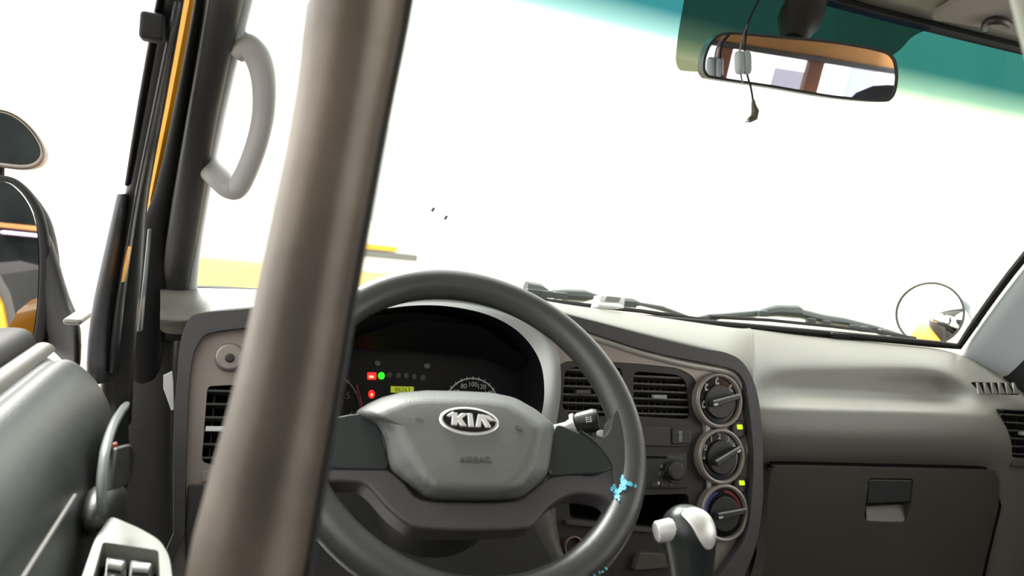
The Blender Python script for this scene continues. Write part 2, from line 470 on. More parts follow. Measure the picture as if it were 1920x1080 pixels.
# front window-frame pillar of the door
fr_ = strip('window_frame', [(312, 350, -40, .78), (299, 343, 0, .80), (262, 308, 200, .88), (232, 274, 370, .94), (214, 270, 440, .96), (196, 262, 560, .98), (184, 250, 660, .99), (184, 246, 800, .98)], frame_g, door, sub=1, back=.03)
strip('frame_seal', [(300, 316, -40, .775), (291, 306, 0, .795), (255, 272, 200, .875), (232, 246, 350, .93)], rubber, door, sub=1, back=.012)
strip('frame_rib', [(325, 340, 0, .785), (285, 298, 200, .862), (252, 262, 360, .92), (238, 250, 440, .94), (215, 232, 560, .955), (200, 220, 700, .96)], frame_g, door, sub=1, back=.012)
strip('corner_cover', [(218, 240, 362, .925), (196, 226, 460, .94), (172, 208, 560, .95), (160, 200, 640, .955), (158, 200, 720, .95)], mat('corner_grey', (.06, .06, .065), .4), door, sub=1, back=.03)
box('door_check', PY(287, 52, .80), .022, .02, .026, rubber, door, bevel=.004)
strip('yellow_sliver', [(240, 246, 462, .93), (232, 240, 500, .935), (228, 233, 528, .94)], yellow, door, sub=0, back=.006)
strip('blue_edge', [(277, 283, 430, 1.0), (268, 275, 520, 1.02), (256, 266, 620, 1.02)], mat('blue_grey', (.07, .09, .11), .35), door, sub=0, back=.01)
# the pull pocket with inner release
SD = Pl((-.088, .68, Zc-.2), (0, -1, 0), (0, 0, 1))     # the flat of the panel; +u towards the camera... n = +x
SD.u = V((0, 1, 0)); SD.v = V((0, 0, 1)); SD.n = V((1, 0, 0))
def PD(px, py, x=-.082):
    return PX(px, py, x)
t_ = [PD(238, 757, -.083), PD(216, 790, -.082), PD(200, 835, -.080), PD(193, 880, -.078), PD(190, 925, -.076), PD(192, 965, -.074)]
tube('pull_bezel', spl(t_, 4, False), [.0025]+[.0036]*19+[.0025], mat('bezel_grey', (.11, .125, .125), .35), door, flat=.8)
bm = bmesh.new()
vs_ = [PX(240, 765, -.085), PX(206, 830, -.087), PX(194, 900, -.087), PX(192, 960, -.086), PX(215, 965, -.084), PX(244, 900, -.084)]
bm.faces.new([bm.verts.new(p) for p in vs_])
finish('pull_pocket', bm, void, door, solid=.004, smooth=False)
q_ = [PX(203, 842, -.079), PX(232, 834, -.070), PX(236, 850, -.068), PX(233, 905, -.068), PX(212, 918, -.072), PX(192, 922, -.077)]
bm = bmesh.new(); bm.faces.new([bm.verts.new(p) for p in q_])
finish('release_lever', bm, darkg, door, solid=.006, bevel=.0015)
tube('lever_accent', [PX(207, 838, -.078), PX(219, 834, -.074)], .0022, mat('red_accent', (.35, .06, .03), .5), door)
# lower end of the pull, a dark shallow cup
rings = []
for px_, py_, w_ in ((222, 905, 12), (218, 935, 22), (214, 965, 26), (210, 1010, 30)):
    a, b = PX(px_-w_, py_, -.080), PX(px_+w_, py_, -.074)
    rings.append([a, a.lerp(b, .5)+V((.010, 0, 0)), b, b+V((-.02, .0, 0)), a+V((-.02, 0, 0))])
loft('pull_cup', rings, darkg, door)
# armrest with the switch panel
za_ = Zc-.262
AR = Pl(PZ(250, 1040, za_), (1, 0, 0), (0, 1, .16))
arm_o = rnd([(206, 966), (262, 990), (300, 1012), (318, 1042), (326, 1100), (330, 1200), (120, 1200), (152, 1085), (178, 1010)], 14)
plate('armrest', AR, arm_o, -.05, 0, bezelm, door, bevel=.006, holes=[rnd([(193, 1016), (297, 1032), (300, 1090), (298, 1180), (160, 1180), (172, 1090)], 6)])
tub('switch_well', AR, rnd([(193, 1016), (297, 1032), (300, 1090), (298, 1180), (160, 1180), (172, 1090)], 6), -.02, -.001, glossb, door)
for (a, b) in (((200, 1044), (236, 1048)), ((245, 1050), (286, 1052))):
    ww = [(a[0], a[1]), (b[0], b[1]), (b[0]+2, 1170), (a[0]-14, 1170)]
    sw = plate('window_switch', AR, rnd(ww, 5), -.02, -.006, glossb, door, bevel=.004)
    tube('switch_ridge', [AR.P(a[0]+5, a[1]+14, -.004), AR.P(b[0]-5, b[1]+14, -.004)], .0035, satin, sw)
# map pocket ridge
tube('pocket_ridge', [PX(141, 930, -.089), PX(95, 1003, -.090), PX(40, 1090, -.093)], .0016, sillm, door)
# pale upper sill along the glass
rows = [[V((x, y, Zc+z)) for x, z in ((-.1845, -.168), (-.182, -.160), (-.174, -.158), (-.166, -.160), (-.1625, -.166))] for y in (.855, .84, .6, .3, 0, -.8)]
grid('sill_trim', rows, sillm, door, sub=2)
# ================================================================== EXTERIOR MIRRORS, left
em = thing('side_mirror', 'black door mirror on a stout arm outside the driver window', 'mirror', PY(60, 600, 1.15))
ML = Pl(PY(20, 480, 1.14), (1, -.05, 0), (0, .05, 1))
ML = Pl(PY(20, 480, 1.14), (math.cos(-5*D), math.sin(-5*D), 0), (0, 0, 1))
mo = spl([(-150, 360), (-80, 330), (0, 328), (40, 345), (72, 385), (88, 440), (96, 520), (90, 600), (72, 665), (0, 700), (-120, 690), (-170, 540)], 5)
mi = spl([(-140, 370), (-80, 342), (0, 340), (32, 355), (58, 392), (70, 440), (72, 520), (66, 600), (50, 655), (0, 685), (-110, 675), (-155, 540)], 5)
plate('housing', ML, mo, -.005, .008, rubber, em, holes=[mi], bevel=.004)
gb = plate('mirror_glass', ML, mi, -.004, .001, mirrorm, em, bevel=0)
# back shell with outward bulge towards the arm
rings = []
for k, h, sc in ((0, -.006, 1.0), (1, -.03, .98), (2, -.06, .85), (3, -.075, .6)):
    base = [ML.uv(p[0], p[1], -.006) for p in mo[::3]]
    cx = sum(b[0] for b in base)/len(base); cy = sum(b[1] for b in base)/len(base)
    rings.append([ML.at(cx+(b[0]-cx)*sc+.004*k, cy+(b[1]-cy)*sc-.004*k, h) for b in base])
loft('shell', rings, mat('shell_black', (.008, .007, .007), .6, spec=.2), em)
rings = []
for (px_, a, b, Y) in ((70, 380, 640, 1.16), (98, 450, 660, 1.14), (118, 530, 680, 1.12), (134, 575, 700, 1.10), (150, 598, 710, 1.06)):
    p, q = PY(px_, a, Y), PY(px_, b, Y)
    rings.append([p, p+V((0, -.018, -.01)), q+V((0, -.018, .01)), q, q+V((0, .03, 0)), p+V((0, .03, -.005))])
loft('arm', rings, rubber, em, sub=1)
box('arm_cap', PY(146, 596, 1.03), .020, .07, .008, mat('cap_grey', (.2, .2, .19), .5), em, bevel=.004)
em2 = thing('spotter_mirror', 'small oval mirror above the black door mirror', 'mirror', PY(20, 320, 1.17))
ML2 = Pl(PY(10, 260, 1.16), (math.cos(5*D), math.sin(5*D), 0), (0, 0, 1))
o2 = spl([(-60, 215), (-10, 203), (30, 214), (65, 245), (84, 280), (78, 306), (50, 318), (0, 314), (-50, 305), (-75, 260)], 5)
i2 = spl([(-55, 222), (-10, 210), (26, 220), (58, 248), (75, 280), (69, 300), (46, 309), (0, 305), (-45, 297), (-68, 260)], 5)
plate('frame', ML2, o2, -.03, .004, mat('frame_taupe', (.2, .17, .14), .4), em2, holes=[i2], bevel=.003)
plate('mirror_glass', ML2, i2, -.02, -.001, mirrorm, em2, bevel=0)
tube('stem', [PY(-5, 312, 1.17), PY(-5, 345, 1.17)], .008, rubber, em2)
# ================================================================== DASHBOARD
dash = thing('dashboard', 'wide grey dashboard with silver fascia, vents, instrument cluster and glove box', 'dashboard', (.7, 1.05, Zc-1.0))
FP = Pl(PY(1200, 850, .93), (1, 0, 0), (0, math.sin(14*D), math.cos(14*D)))
cols = []
# driver half: back edge at the windscreen, front edge at the surround, then down behind the fascia
drv = [((300, 528), (300, 600)), ((365, 534), (352, 606)), ((420, 536), (378, 586)), ((480, 540), (474, 579)), ((600, 540), (600, 562)), ((760, 545), (760, 540)), ((880, 550), (880, 545)), ((960, 553), (960, 560)), ((1028, 566), (1028, 580)), ((1122, 577), (1122, 604)),
       ((1200, 586), (1200, 625)), ((1305, 601), (1305, 651)), ((1352, 607), (1350, 661)), ((1385, 611), (1376, 674))]
def ws_y(px):
    t = (px-360)/(1790-360); t = min(max(t, 0), 1); return 1.155+.095*(1-(2*t-1)**2)
for (bx, by), (fx, fy) in drv:
    yb = ws_y(bx); a = PY(bx, by, yb)
    f = FP.P(fx, fy, .004)
    m1 = a.lerp(f, .33)+V((0, 0, .004)); m2 = a.lerp(f, .8)+V((0, 0, .005))
    c = [a+V((0, .02, -.02)), a, m1, m2, f, FP.P(fx, fy+8, -.02), FP.P(fx, fy+60, -.025) if fx > 1300 else FP.P(fx, fy+14, -.024), FP.P(fx, 900, -.11) if fx > 1300 else FP.P(fx, fy+24, -.03)]
    cols.append(c[:])
# passenger half
ps = [
 # x, r0, (y,Y) rows r1.. 
 (1374, (612, 1.235), (642, 1.16), (676, 1.085), (705, 1.04), (738, 1.01), (760, .99), (772, .98), (820, .98), (862, .98), (880, 1.0)),
 (1412, (613, 1.235), (640, 1.16), (672, 1.085), (700, 1.03), (735, .995), (757, .975), (770, .962), (820, .952), (862, .962), (880, .99)),
 (1440, (617, 1.235), (642, 1.17), (680, 1.10), (699, 1.08), (741, 1.065), (756, .985), (766, .968), (820, .95), (862, .962), (880, .99)),
 (1500, (625, 1.235), (646, 1.17), (680, 1.10), (700, 1.085), (744, 1.075), (758, .985), (768, .968), (820, .95), (862, .962), (880, .99)),
 (1600, (634, 1.22), (652, 1.16), (682, 1.095), (702, 1.085), (747, 1.075), (761, .985), (771, .968), (822, .95), (862, .962), (880, .99)),
 (1700, (645, 1.20), (658, 1.14), (683, 1.08), (703, 1.075), (750, 1.068), (764, .985), (774, .968), (824, .95), (864, .962), (882, .99)),
 (1765, (650, 1.18), (662, 1.13), (688, 1.06), (706, 1.06), (752, 1.058), (767, .985), (777, .968), (826, .95), (866, .962), (884, .99)),
 (1815, (664, 1.16), (680, 1.10), (704, 1.035), (728, 1.02), (752, 1.01), (770, .98), (782, .962), (828, .95), (868, .962), (886, .99)),
 (1850, (684, 1.14), (698, 1.08), (724, 1.015), (744, .995), (760, .98), (774, .97), (786, .96), (830, .948), (870, .96), (888, .97)),
 (1885, (704, 1.10), (720, 1.05), (738, 1.0), (752, .985), (764, .972), (778, .963), (792, .957), (834, .945), (874, .95), (892, .955)),
 (1925, (738, 1.05), (745, 1.02), (752, .99), (762, .975), (772, .965), (784, .958), (798, .953), (838, .943), (878, .947), (896, .95)),
 (1990, (790, 1.0), (794, .98), (798, .97), (804, .96), (810, .955), (818, .95), (826, .947), (850, .94), (884, .944), (905, .948)),
 (2080, (860, .97), (862, .965), (866, .96), (870, .955), (874, .95), (880, .947), (886, .944), (900, .938), (920, .94), (935, .944)),
]
pc = []
for r in ps:
    pts = [PY(r[0], y, Y) for y, Y in r[1:]]
    pc.append([pts[0]+V((0, .03, -.01))]+pts+[PY(r[0], 1180, pts[-1].y+.005)])
up = V((0, 0, .0008))
p1 = pc[1]
cols.append([p1[0]+up, p1[1]+up, p1[1].lerp(p1[2], .9)+up, p1[3]+up, p1[4]+up, p1[4]+V((0, -.005, -.03)), p1[4]+V((0, -.005, -.08)), p1[4]+V((0, -.005, -.16))])
grid('dash_pad', list(zip(*cols)), pad, dash, sub=2)
def cut(o, cutters):
    '''take real openings out of a surface, then drop the cutting blocks'''
    for c in cutters:
        b = o.modifiers.new('cut', 'BOOLEAN'); b.object = c; b.operation = 'DIFFERENCE'; b.solver = 'EXACT'
    bpy.context.view_layer.update()
    me = bpy.data.meshes.new_from_object(o.evaluated_get(bpy.context.evaluated_depsgraph_get()))
    o.modifiers.clear(); o.data = me
    for c in cutters: bpy.data.objects.remove(c)
ppad = grid('passenger_pad', list(zip(*pc)), pad, dash, sub=3, solid=.004)
# the little step of the pad at the windscreen
box('pad_notch', PY(1572, 629, 1.225), .05, .02, .012, rubber, dash, bevel=.003)
# surround rim
so = spl([(350, 606), (374, 587), (474, 577), (600, 556), (700, 542), (800, 538), (900, 546), (1000, 570), (1055, 587), (1122, 604), (1200, 625), (1305, 651), (1361, 661), (1394, 680), (1416, 722), (1427, 778), (1431, 854), (1430, 946), (1416, 1030), (1390, 1100), (1380, 1200), (330, 1200), (325, 1000), (326, 800), (332, 708), (338, 645)], 4)
fo = spl([(374, 640), (400, 623), (474, 613), (560, 596), (660, 566), (760, 552), (860, 554), (960, 574), (1040, 602), (1096, 620), (1200, 654), (1278, 672), (1348, 686), (1378, 695), (1396, 716), (1402, 745), (1411, 823), (1413, 870), (1409, 942), (1400, 1000), (1375, 1045), (1330, 1110), (1300, 1190), (350, 1190), (347, 1000), (350, 820), (358, 690)], 4)
plate('surround', FP, so, -.03, .016, rimm, dash, holes=[fo], bevel=.006, seg=4)
cluster_in = spl([(690, 590), (735, 577), (800, 572), (860, 577), (920, 592), (970, 620), (1004, 660), (1019, 705), (1017, 770), (985, 850), (900, 900), (700, 900), (610, 850), (590, 760), (620, 660)], 4)
cluster_out = spl([(660, 583), (720, 560), (800, 552), (880, 556), (950, 572), (1005, 597), (1040, 640), (1052, 700), (1046, 780), (1015, 880), (910, 935), (680, 930), (585, 880), (560, 760), (590, 650)], 4)
cpan = rnd([(1042, 690), (1060, 677), (1120, 677), (1200, 682), (1272, 690), (1300, 705), (1316, 735), (1318, 790), (1322, 840), (1326, 920), (1330, 1060), (1260, 1140), (1090, 1140), (1050, 1060), (1038, 1000), (1036, 780)], 12)
lvent = rnd([(389, 724), (476, 720), (520, 722), (520, 872), (407, 874), (378, 866)], 9)
FH = 0.0
fascia = plate('fascia', FP, fo, -.004, FH, silver, dash, holes=[cluster_in, cpan, lvent], bevel=0)
# raised top roll of the fascia (paler silver paints in the highlight under the surround)
tube('fascia_roll', [FP.P(x, y, -.001) for x, y in spl([(1096, 627), (1150, 643), (1200, 660), (1278, 680), (1345, 692), (1372, 700), (1388, 718), (1396, 748), (1404, 823), (1406, 880), (1402, 942), (1393, 996)], 4, False)], .0095, mat('silver_highlight', (.62, .59, .54), .35, metal=.3), dash, flat=.65)
# cluster hood ring
ri, ro = [FP.P(p[0], p[1], .02) for p in cluster_in], [FP.P(p[0], p[1], .0) for p in cluster_out]
ri2 = [FP.P(p[0], p[1], .02)*.0+FP.at(*FP.uv(p[0], p[1], .02), -.03) for p in cluster_in]
rm_ = [a.lerp(b, .45)+FP.n*.004 for a, b in zip(ro, ri)]
loft('cluster_hood', [ro, rm_, ri], silver2, dash, sub=1, caps=False)
# instrument cluster
CL = Pl(FP.at(0, 0, -.075), FP.u, FP.v)
hin = [FP.uv(p[0], p[1], .02) for p in cluster_in]
cl = tub('instrument_cluster', FP, hin, -.075, .0195, black, dash, px=False)
cl.data.materials[0] = mat('cluster_black', (.005, .005, .006), .55, spec=.3)
def cplate(name, outl, h0, h1, m, bevel=.0005): return plate(name, CL, outl, h0, h1, m, cl, bevel=bevel)
# upper dark visor of the cluster (slanted inner panel)
bm = bmesh.new()
vis = [FP.P(640, 650, -.055), FP.P(760, 655, -.06), FP.P(900, 665, -.06), FP.P(1000, 700, -.055)]
vis2 = [FP.P(640, 640, -.02), FP.P(760, 600, -.01), FP.P(900, 610, -.01), FP.P(1000, 680, -.02)]
for p in range(3): bm.faces.new([bm.verts.new(q) for q in (vis[p], vis[p+1], vis2[p+1], vis2[p])])
bmesh.ops.remove_doubles(bm, verts=bm.verts, dist=.0001)
finish('cluster_visor', bm, mat('cluster_black', (.005, .005, .006), .55, spec=.3), cl, solid=.002)
def gauge(px, py, r, m, nums, a0, a1, red=None):
    a, b = CL.uv(px, py, .002); R = rad(CL, px, py, r, .002)
    bm = bmesh.new()
    n = 40
    for k in range(n):
        t0, t1 = a0+(a1-a0)*k/n, a0+(a1-a0)*(k+1)/n
        bm.faces.new([bm.verts.new(CL.at(a+q*math.cos(t), b+q*math.sin(t), .002)) for q, t in ((R, t0), (R*1.045, t0), (R*1.045, t1), (R, t1))])
    for k in range(len(nums)*2-1):
        t = a0+(a1-a0)*k/(len(nums)*2-2); c, s = math.cos(t), math.sin(t); wv = .0005
        bm.faces.new([bm.verts.new(CL.at(a+q*c-s*wv*g, b+q*s+c*wv*g, .0021)) for q, g in ((R*.97, -1), (R*1.10, -1), (R*1.10, 1), (R*.97, 1))])
    finish('dial_scale', bm, m, cl, smooth=False)
    for k, s_ in enumerate(nums):
        t = a0+(a1-a0)*k/(len(nums)-1)
        if s_: finish('dial_number', text_bm(s_, R*.24, CL, a+R*.8*math.cos(t), b+R*.8*math.sin(t), .0022, .0001, 0), m, cl, smooth=False)
gauge(885, 763, 49, mark, ['0', '20', '40', '60', '80', '100', '120', '140', '160', '180'], 215*D, -10*D)
gauge(600, 772, 74, markd, ['0', '1', '2', '3', '4', '5', '6'], 215*D, -5*D)
tube('red_zone', [CL.P(x, y, .003) for x, y in ((668, 722), (675, 745), (677, 765), (674, 785))], .0016, redp, cl)
disc('speed_needle_hub', CL, 884, 775, 9, .002, .01, black, cl)
lr = mat('lamp_red', (.5, .01, .01), .4, emit=(1, .02, .02), estr=1.3)
lrc = mat('lamp_red_core', (.5, .1, .05), .4, emit=(1, .35, .15), estr=2.2)
lg = mat('lamp_green', (.02, .5, .02), .4, emit=(.03, 1, .02), estr=1.0)
lo = mat('lamp_off', (.06, .055, .052), .6)
lc = mat('lcd_lit', (.3, .35, .02), .5, emit=(.42, .50, .02), estr=.55)
x_ = cplate('warning_lamp', rnd([(689, 698), (706, 698), (706, 712), (689, 712)], 3), 0, .003, lr); x_['label'] = 'lit red rectangular warning lamp'
o_ = plate('lamp_core', CL, rnd([(692, 704), (701, 704), (701, 709), (692, 709)], 2), .003, .0034, lrc, x_, bevel=0)
x_ = cplate('warning_lamp', ell(697, 739, 6, 8), 0, .003, lr); x_['label'] = 'lit red round warning lamp'
plate('lamp_core', CL, ell(697, 740, 2, 3), .003, .0034, lrc, x_, bevel=0)
x_ = cplate('warning_lamp', ell(715.5, 704.5, 6.2, 7), 0, .003, lg); x_['label'] = 'lit green lamp'
for x, y in ((731, 703), (747, 704), (762, 704.5), (777, 706), (793, 708)): cplate('unlit_lamp', ell(x, y, 5, 5.5), 0, .0025, lo)
for x, y in ((708, 681), (801, 686), (926, 648)): cplate('screw_cap', ell(x, y, 6, 5, .3), 0, .004, mat('cap_dim', (.1, .1, .1), .5))
lcd = cplate('trip_display', [(733, 724), (776, 725), (776, 737), (733, 736)], 0, .003, lc)
lettering('display_digits', '86263', 9, CL, 755, 731, .0032, mat('lcd_digit', (.12, .14, .01), .5), lcd, depth=.0001)
# left vent
vent('air_vent', FP, lvent, 6, FH, dash, (404, 804, white), vanes=5)
cdisc('mirror_control', FP, 430, 669, 28, FH-.002, FH+.010, silver, dash, bevel=.004)
cdisc('mirror_control_button', FP, 431, 671, 9, FH+.009, FH+.013, darkg, dash, bevel=.002)
plate('side_button', FP, rnd([(377, 884), (404, 882), (404, 902), (377, 903)], 2), FH-.001, FH+.003, silver, dash)
plate('side_button', FP, rnd([(420, 884), (447, 882), (447, 902), (420, 903)], 2), FH-.001, FH+.003, centre, dash)
cdisc('key_bezel', FP, 398, 932, 22, FH-.002, FH+.006, mat('rose_grey', (.22, .18, .17), .45), dash, ring=.6)
# centre panel
lv = rnd([(1060, 692), (1102, 685), (1166, 690), (1170, 783), (1064, 775), (1054, 762)], 10)
rv = rnd([(1188, 696), (1272, 703), (1287, 716), (1294, 786), (1240, 783), (1188, 780)], 12)
tray = rnd([(1066, 934), (1222, 928), (1290, 926), (1296, 985), (1232, 990), (1070, 972)], 8)
cp = plate('centre_panel', FP, cpan, -.03, -.002, centre, dash, holes=[lv, rv, tray], bevel=.002)
vent('air_vent', FP, lv, 6, -.002, dash, (1092, 735), vanes=8)
vent('air_vent', FP, rv, 6, -.002, dash, (1236, 744, mat('slider_pale', (.28, .3, .3), .5)), vanes=9)
tub('open_tray', FP, tray, -.12, -.003, void, dash)
plate('tray_lip', FP, rnd([(1062, 975), (1235, 992), (1232, 1000), (1062, 984)], 3), -.004, .006, mat('lip_brown', (.05, .045, .04), .5), dash)
plate('lower_tray_lip', FP, rnd([(1200, 1036), (1262, 1040), (1262, 1064), (1190, 1070)], 6), -.01, .01, mat('lip_taupe', (.07, .062, .05), .6), dash, bevel=.004)
tub('lower_shelf', FP, rnd([(1100, 1068), (1300, 1066), (1310, 1130), (1110, 1130)], 6), -.05, -.0015, void, dash)
sc = plate('slot_cover', FP, rnd([(1110, 796), (1285, 800), (1297, 808), (1297, 832), (1285, 838), (1110, 835)], 6), -.003, .002, mat('cover_brown', (.028, .025, .023), .4), dash)
plate('hazard_button', FP, rnd([(1261, 802), (1290, 803), (1295, 810), (1295, 832), (1261, 834)], 4), .002, .005, black, sc)
for pts_ in (ell(1276, 811, 4, 3.5), rnd([(1273, 815), (1280, 816), (1278, 829), (1273, 828)], 2)): plate('button_symbol', FP, pts_, .005, .0054, mat('sym', (.2, .2, .2), .6), sc, bevel=0)
rad_ = plate('radio', FP, rnd([(1090, 846), (1288, 848), (1290, 916), (1092, 916)], 4), -.003, .003, mat('radio_black', (.016, .015, .015), .35), dash, bevel=.001)
rk = cdisc('volume_knob', FP, 1271, 884, 15, .003, .016, darkg, rad_, bevel=.003)
cdisc('knob_skirt', FP, 1268, 884, 20, .002, .005, black, rad_)
for x, y, s_ in ((1240, 874, '▲'), (1240, 888, 'SET'), (1268, 858, 'RADIO')):
    lettering('radio_marking', s_, 6.5, FP, x, y, .0032, markd, rad_)
plate('radio_slot', FP, [(1170, 854), (1250, 856), (1250, 860), (1170, 858)], .003, .0034, void, rad_, bevel=0)
for x in (1228, 1246, 1262):
    plate('radio_button', FP, rnd([(x-7, 905), (x+7, 905), (x+7, 913), (x-7, 913)], 2), .003, .0045, darkg, rad_, bevel=.0005)
plate('marker_light', FP, rnd([(1234, 903), (1237, 903), (1237, 909), (1234, 909)], 1), .003, .005, mark, rad_, bevel=0)
# cigarette lighter socket
ls = cdisc('lighter_socket', FP, 1077, 1026, 18, -.004, .006, mat('socket_rim', (.25, .17, .14), .35, metal=.6), dash, ring=.8, bevel=.001)
a_, b_ = FP.uv(1077, 1026, .005); R_ = rad(FP, 1077, 1026, 14, .005)
tub('socket_barrel', FP, ell(a_, b_, R_, R_), -.03, .004, mat('socket_inner', (.06, .025, .018), .4, metal=.3), ls, px=False)
plate('column_cover', FP, rnd([(352, 908), (600, 900), (1034, 890), (1036, 1000), (1048, 1070), (1090, 1190), (350, 1190), (347, 1000)], 10), .0, .008, mat('lower_cover', (.035, .034, .034), .5, grain=.4), dash, bevel=.004)
# climate knobs
def climate(px, py, r, ang, k):
    g = cdisc('climate_knob', FP, px, py, r, -.006, .012, silver, dash, ring=.84, bevel=.003, n=44)
    cdisc('dial', FP, px, py, r*.85, -.006, .006, glossb, g, bevel=.0008, n=44)
    a, b = FP.uv(px, py, .012); R = rad(FP, px, py, r, .012)*.80
    cdisc('inner_dial', FP, px, py+2, r*.62, .005, .010, black, g, bevel=.002)
    c, s = math.cos(ang), math.sin(ang)
    def L(u, v): return (a+u*c-v*s, b+u*s+v*c)
    plate('pointer', FP, rnd([L(-R*.62, -.0055), L(R*.85, -.0045), L(R*.85, .0035), L(-R*.62, .0045)], .003), .009, .023, darkg, g, px=False, bevel=.0015)
    plate('pointer_edge', FP, rnd([L(-R*.62, .0025), L(R*.85, .0018), L(R*.85, .0042), L(-R*.62, .0052)], .001), .022, .0245, mat('edge_grey', (.30, .33, .32), .45), g, px=False, bevel=.0004)
    e0 = -R*.52 if k != 1 else R*.68
    plate('pointer_mark', FP, rnd([L(e0-.0035, -.0035), L(e0+.0035, -.0035), L(e0+.0035, .0), L(e0-.0035, .0)], .001), .0228, .0240, mark, g, px=False, bevel=0)
    return g, a, b, R/.80
g1, a, b, R = climate(1351, 751, 43, 15*D, 0)
for t in (195, 140, 95, 40):      # little seated-figure airflow marks
    x, y = a+R*.68*math.cos(t*D), b+R*.68*math.sin(t*D); q = R*.07
    bm = plate_bm(FP, ell(x+q*.6, y+q*1.6, q*.7, q*.7, 0, 8), .006, .0065, px=False)
    plate_bm(FP, [(x-q*.6, y+q*1.2), (x+q*.1, y+q*.9), (x+q*.3, y-q*.6), (x+q*1.6, y-q*.4), (x+q*1.6, y-q*1.4), (x-q*.5, y-q*1.5)], .006, .0065, px=False, bm=bm)
    finish('dial_symbol', bm, mark, g1, smooth=False)
g2, a, b, R = climate(1355, 856, 43, 27*D, 1)
for t, s_ in ((190, '*'), (155, '0'), (122, '1'), (92, '2'), (60, '3'), (32, '4')):
    finish('dial_symbol', text_bm(s_, R*.3, FP, a+R*.7*math.cos(t*D), b+R*.7*math.sin(t*D), .0063, .0002), mark, g2, smooth=False)
g3, a, b, R = climate(1361, 962, 44, 8*D, 2)
def arcm(name, t0, t1, m, par):
    bm = bmesh.new()
    for k in range(10):
        p, q = (t0+(t1-t0)*k/10)*D, (t0+(t1-t0)*(k+1)/10)*D
        bm.faces.new([bm.verts.new(FP.at(a+R*x*math.cos(t), b+R*x*math.sin(t), .0065)) for x, t in ((.68, p), (.78, p), (.78, q), (.68, q))])
    finish(name, bm, m, par, smooth=False)
arcm('cold_scale', 190, 110, bluep, g3); arcm('hot_scale', 85, 10, redp, g3)
for px, py in ((1387, 805), (1391, 910)):
    g = cdisc('round_button', FP, px, py, 14, -.001, .007, black, dash, bevel=.003)
    plate('button_lamp', FP, rnd([(px-5, py-9), (px+5, py-9), (px+6, py), (px-4, py)], 2), .006, .0078, mat('lamp_lime', (.3, .5, .0), .5, emit=(.62, 1, .0), estr=1.1), g, bevel=.0003)
    lettering('button_symbol', 'A', 7, FP, px, py+7, .0074, markd, g)
plate('fascia_step', FP, rnd([(1325, 790), (1331, 790), (1334, 812), (1325, 812)], 2), .0, .004, silver2, dash)
plate('fascia_step', FP, rnd([(1327, 897), (1333, 897), (1336, 920), (1327, 920)], 2), .0, .004, silver2, dash)
# glove box
GP = Pl(PY(1650, 950, .955), (1, 0, 0), (0, .05, 1))
go = spl([(1446, 886), (1452, 877), (1470, 873), (1660, 877), (1850, 882), (1866, 888), (1874, 902), (1872, 950), (1858, 1010), (1838, 1100), (1830, 1190), (1434, 1190), (1436, 1050), (1439, 940)], 4)
hh = rnd([(1629, 897), (1713, 898), (1708, 950), (1700, 976), (1690, 979), (1626, 977), (1621, 968), (1624, 940)], 5)
gcx, gcy = 1654, 1030
plate('glove_box_gap', GP, [(gcx+(p[0]-gcx)*1.028, gcy+(p[1]-gcy)*1.045) for p in go], -.008, -.0045, void, dash, holes=[[(p[0], p[1]) for p in rnd([(1600, 880), (1740, 880), (1740, 1000), (1600, 1000)], 5)]], bevel=0)
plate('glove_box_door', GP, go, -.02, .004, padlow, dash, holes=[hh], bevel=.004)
gh = tub('handle_recess', GP, hh, -.018, .003, darkg, dash)
fl_ = [GP.P(1622, 950, -.014), GP.P(1706, 945, -.014), GP.P(1699, 978, .001), GP.P(1624, 979, .001)]
bm = bmesh.new(); bm.faces.new([bm.verts.new(p) for p in fl_]); finish('recess_floor', bm, mat('recess_lit_grey', (.12, .11, .095), .5), gh, solid=.002)  # paler grey paints in the light caught on the scoop floor
plate('latch_flap', GP, rnd([(1630, 899), (1711, 900), (1706, 941), (1627, 944)], 3), -.012, .002, mat('flap_grey', (.03, .03, .032), .45), gh, bevel=.002)
# lower dash behind / right of the glove box
grid('lower_dash', [[PY(x, 868, .985+.002), PY(x, 900, .985), PY(x, 1200, .985)] for x in (1405, 1600, 1880)], rubber, dash, sub=0, solid=.01)
# right vent
RV = Pl(PY(1900, 810, .954), (1, -.12, 0), (0, .1, 1))
rvo = rnd([(1880, 769), (1990, 775), (2000, 865), (1899, 857), (1893, 820)], 4)
cut(ppad, [plate('cut_block', RV, [RV.uv(p[0], p[1], .004) for p in rvo], -.055, .04, pad, px=False, bevel=0)])
vent('air_vent', RV, rvo, 6, .004, dash, (1921, 813, mat('slider_pale', (.28, .3, .3), .5)), vanes=7)
plate('vent_wheel', RV, rnd([(1904, 864), (1960, 868), (1960, 878), (1900, 874)], 3), -.002, .006, slatm, dash)
# defroster outlet with upright vanes
DP = Pl(PY(1870, 728, .996), (1, 0, 0), (0, .75, 1))
df = plate('defroster_outlet', DP, rnd([(1822, 716), (1890, 718), (1912, 740), (1842, 737)], 3), -.002, .001, void, dash, bevel=0)
for k in range(6):
    x = 1832+k*13.5
    plate('vane', DP, [(x, 717), (x+3, 717), (x+13, 738), (x+3, 738)], .001, .004, pad, df, bevel=.0003)
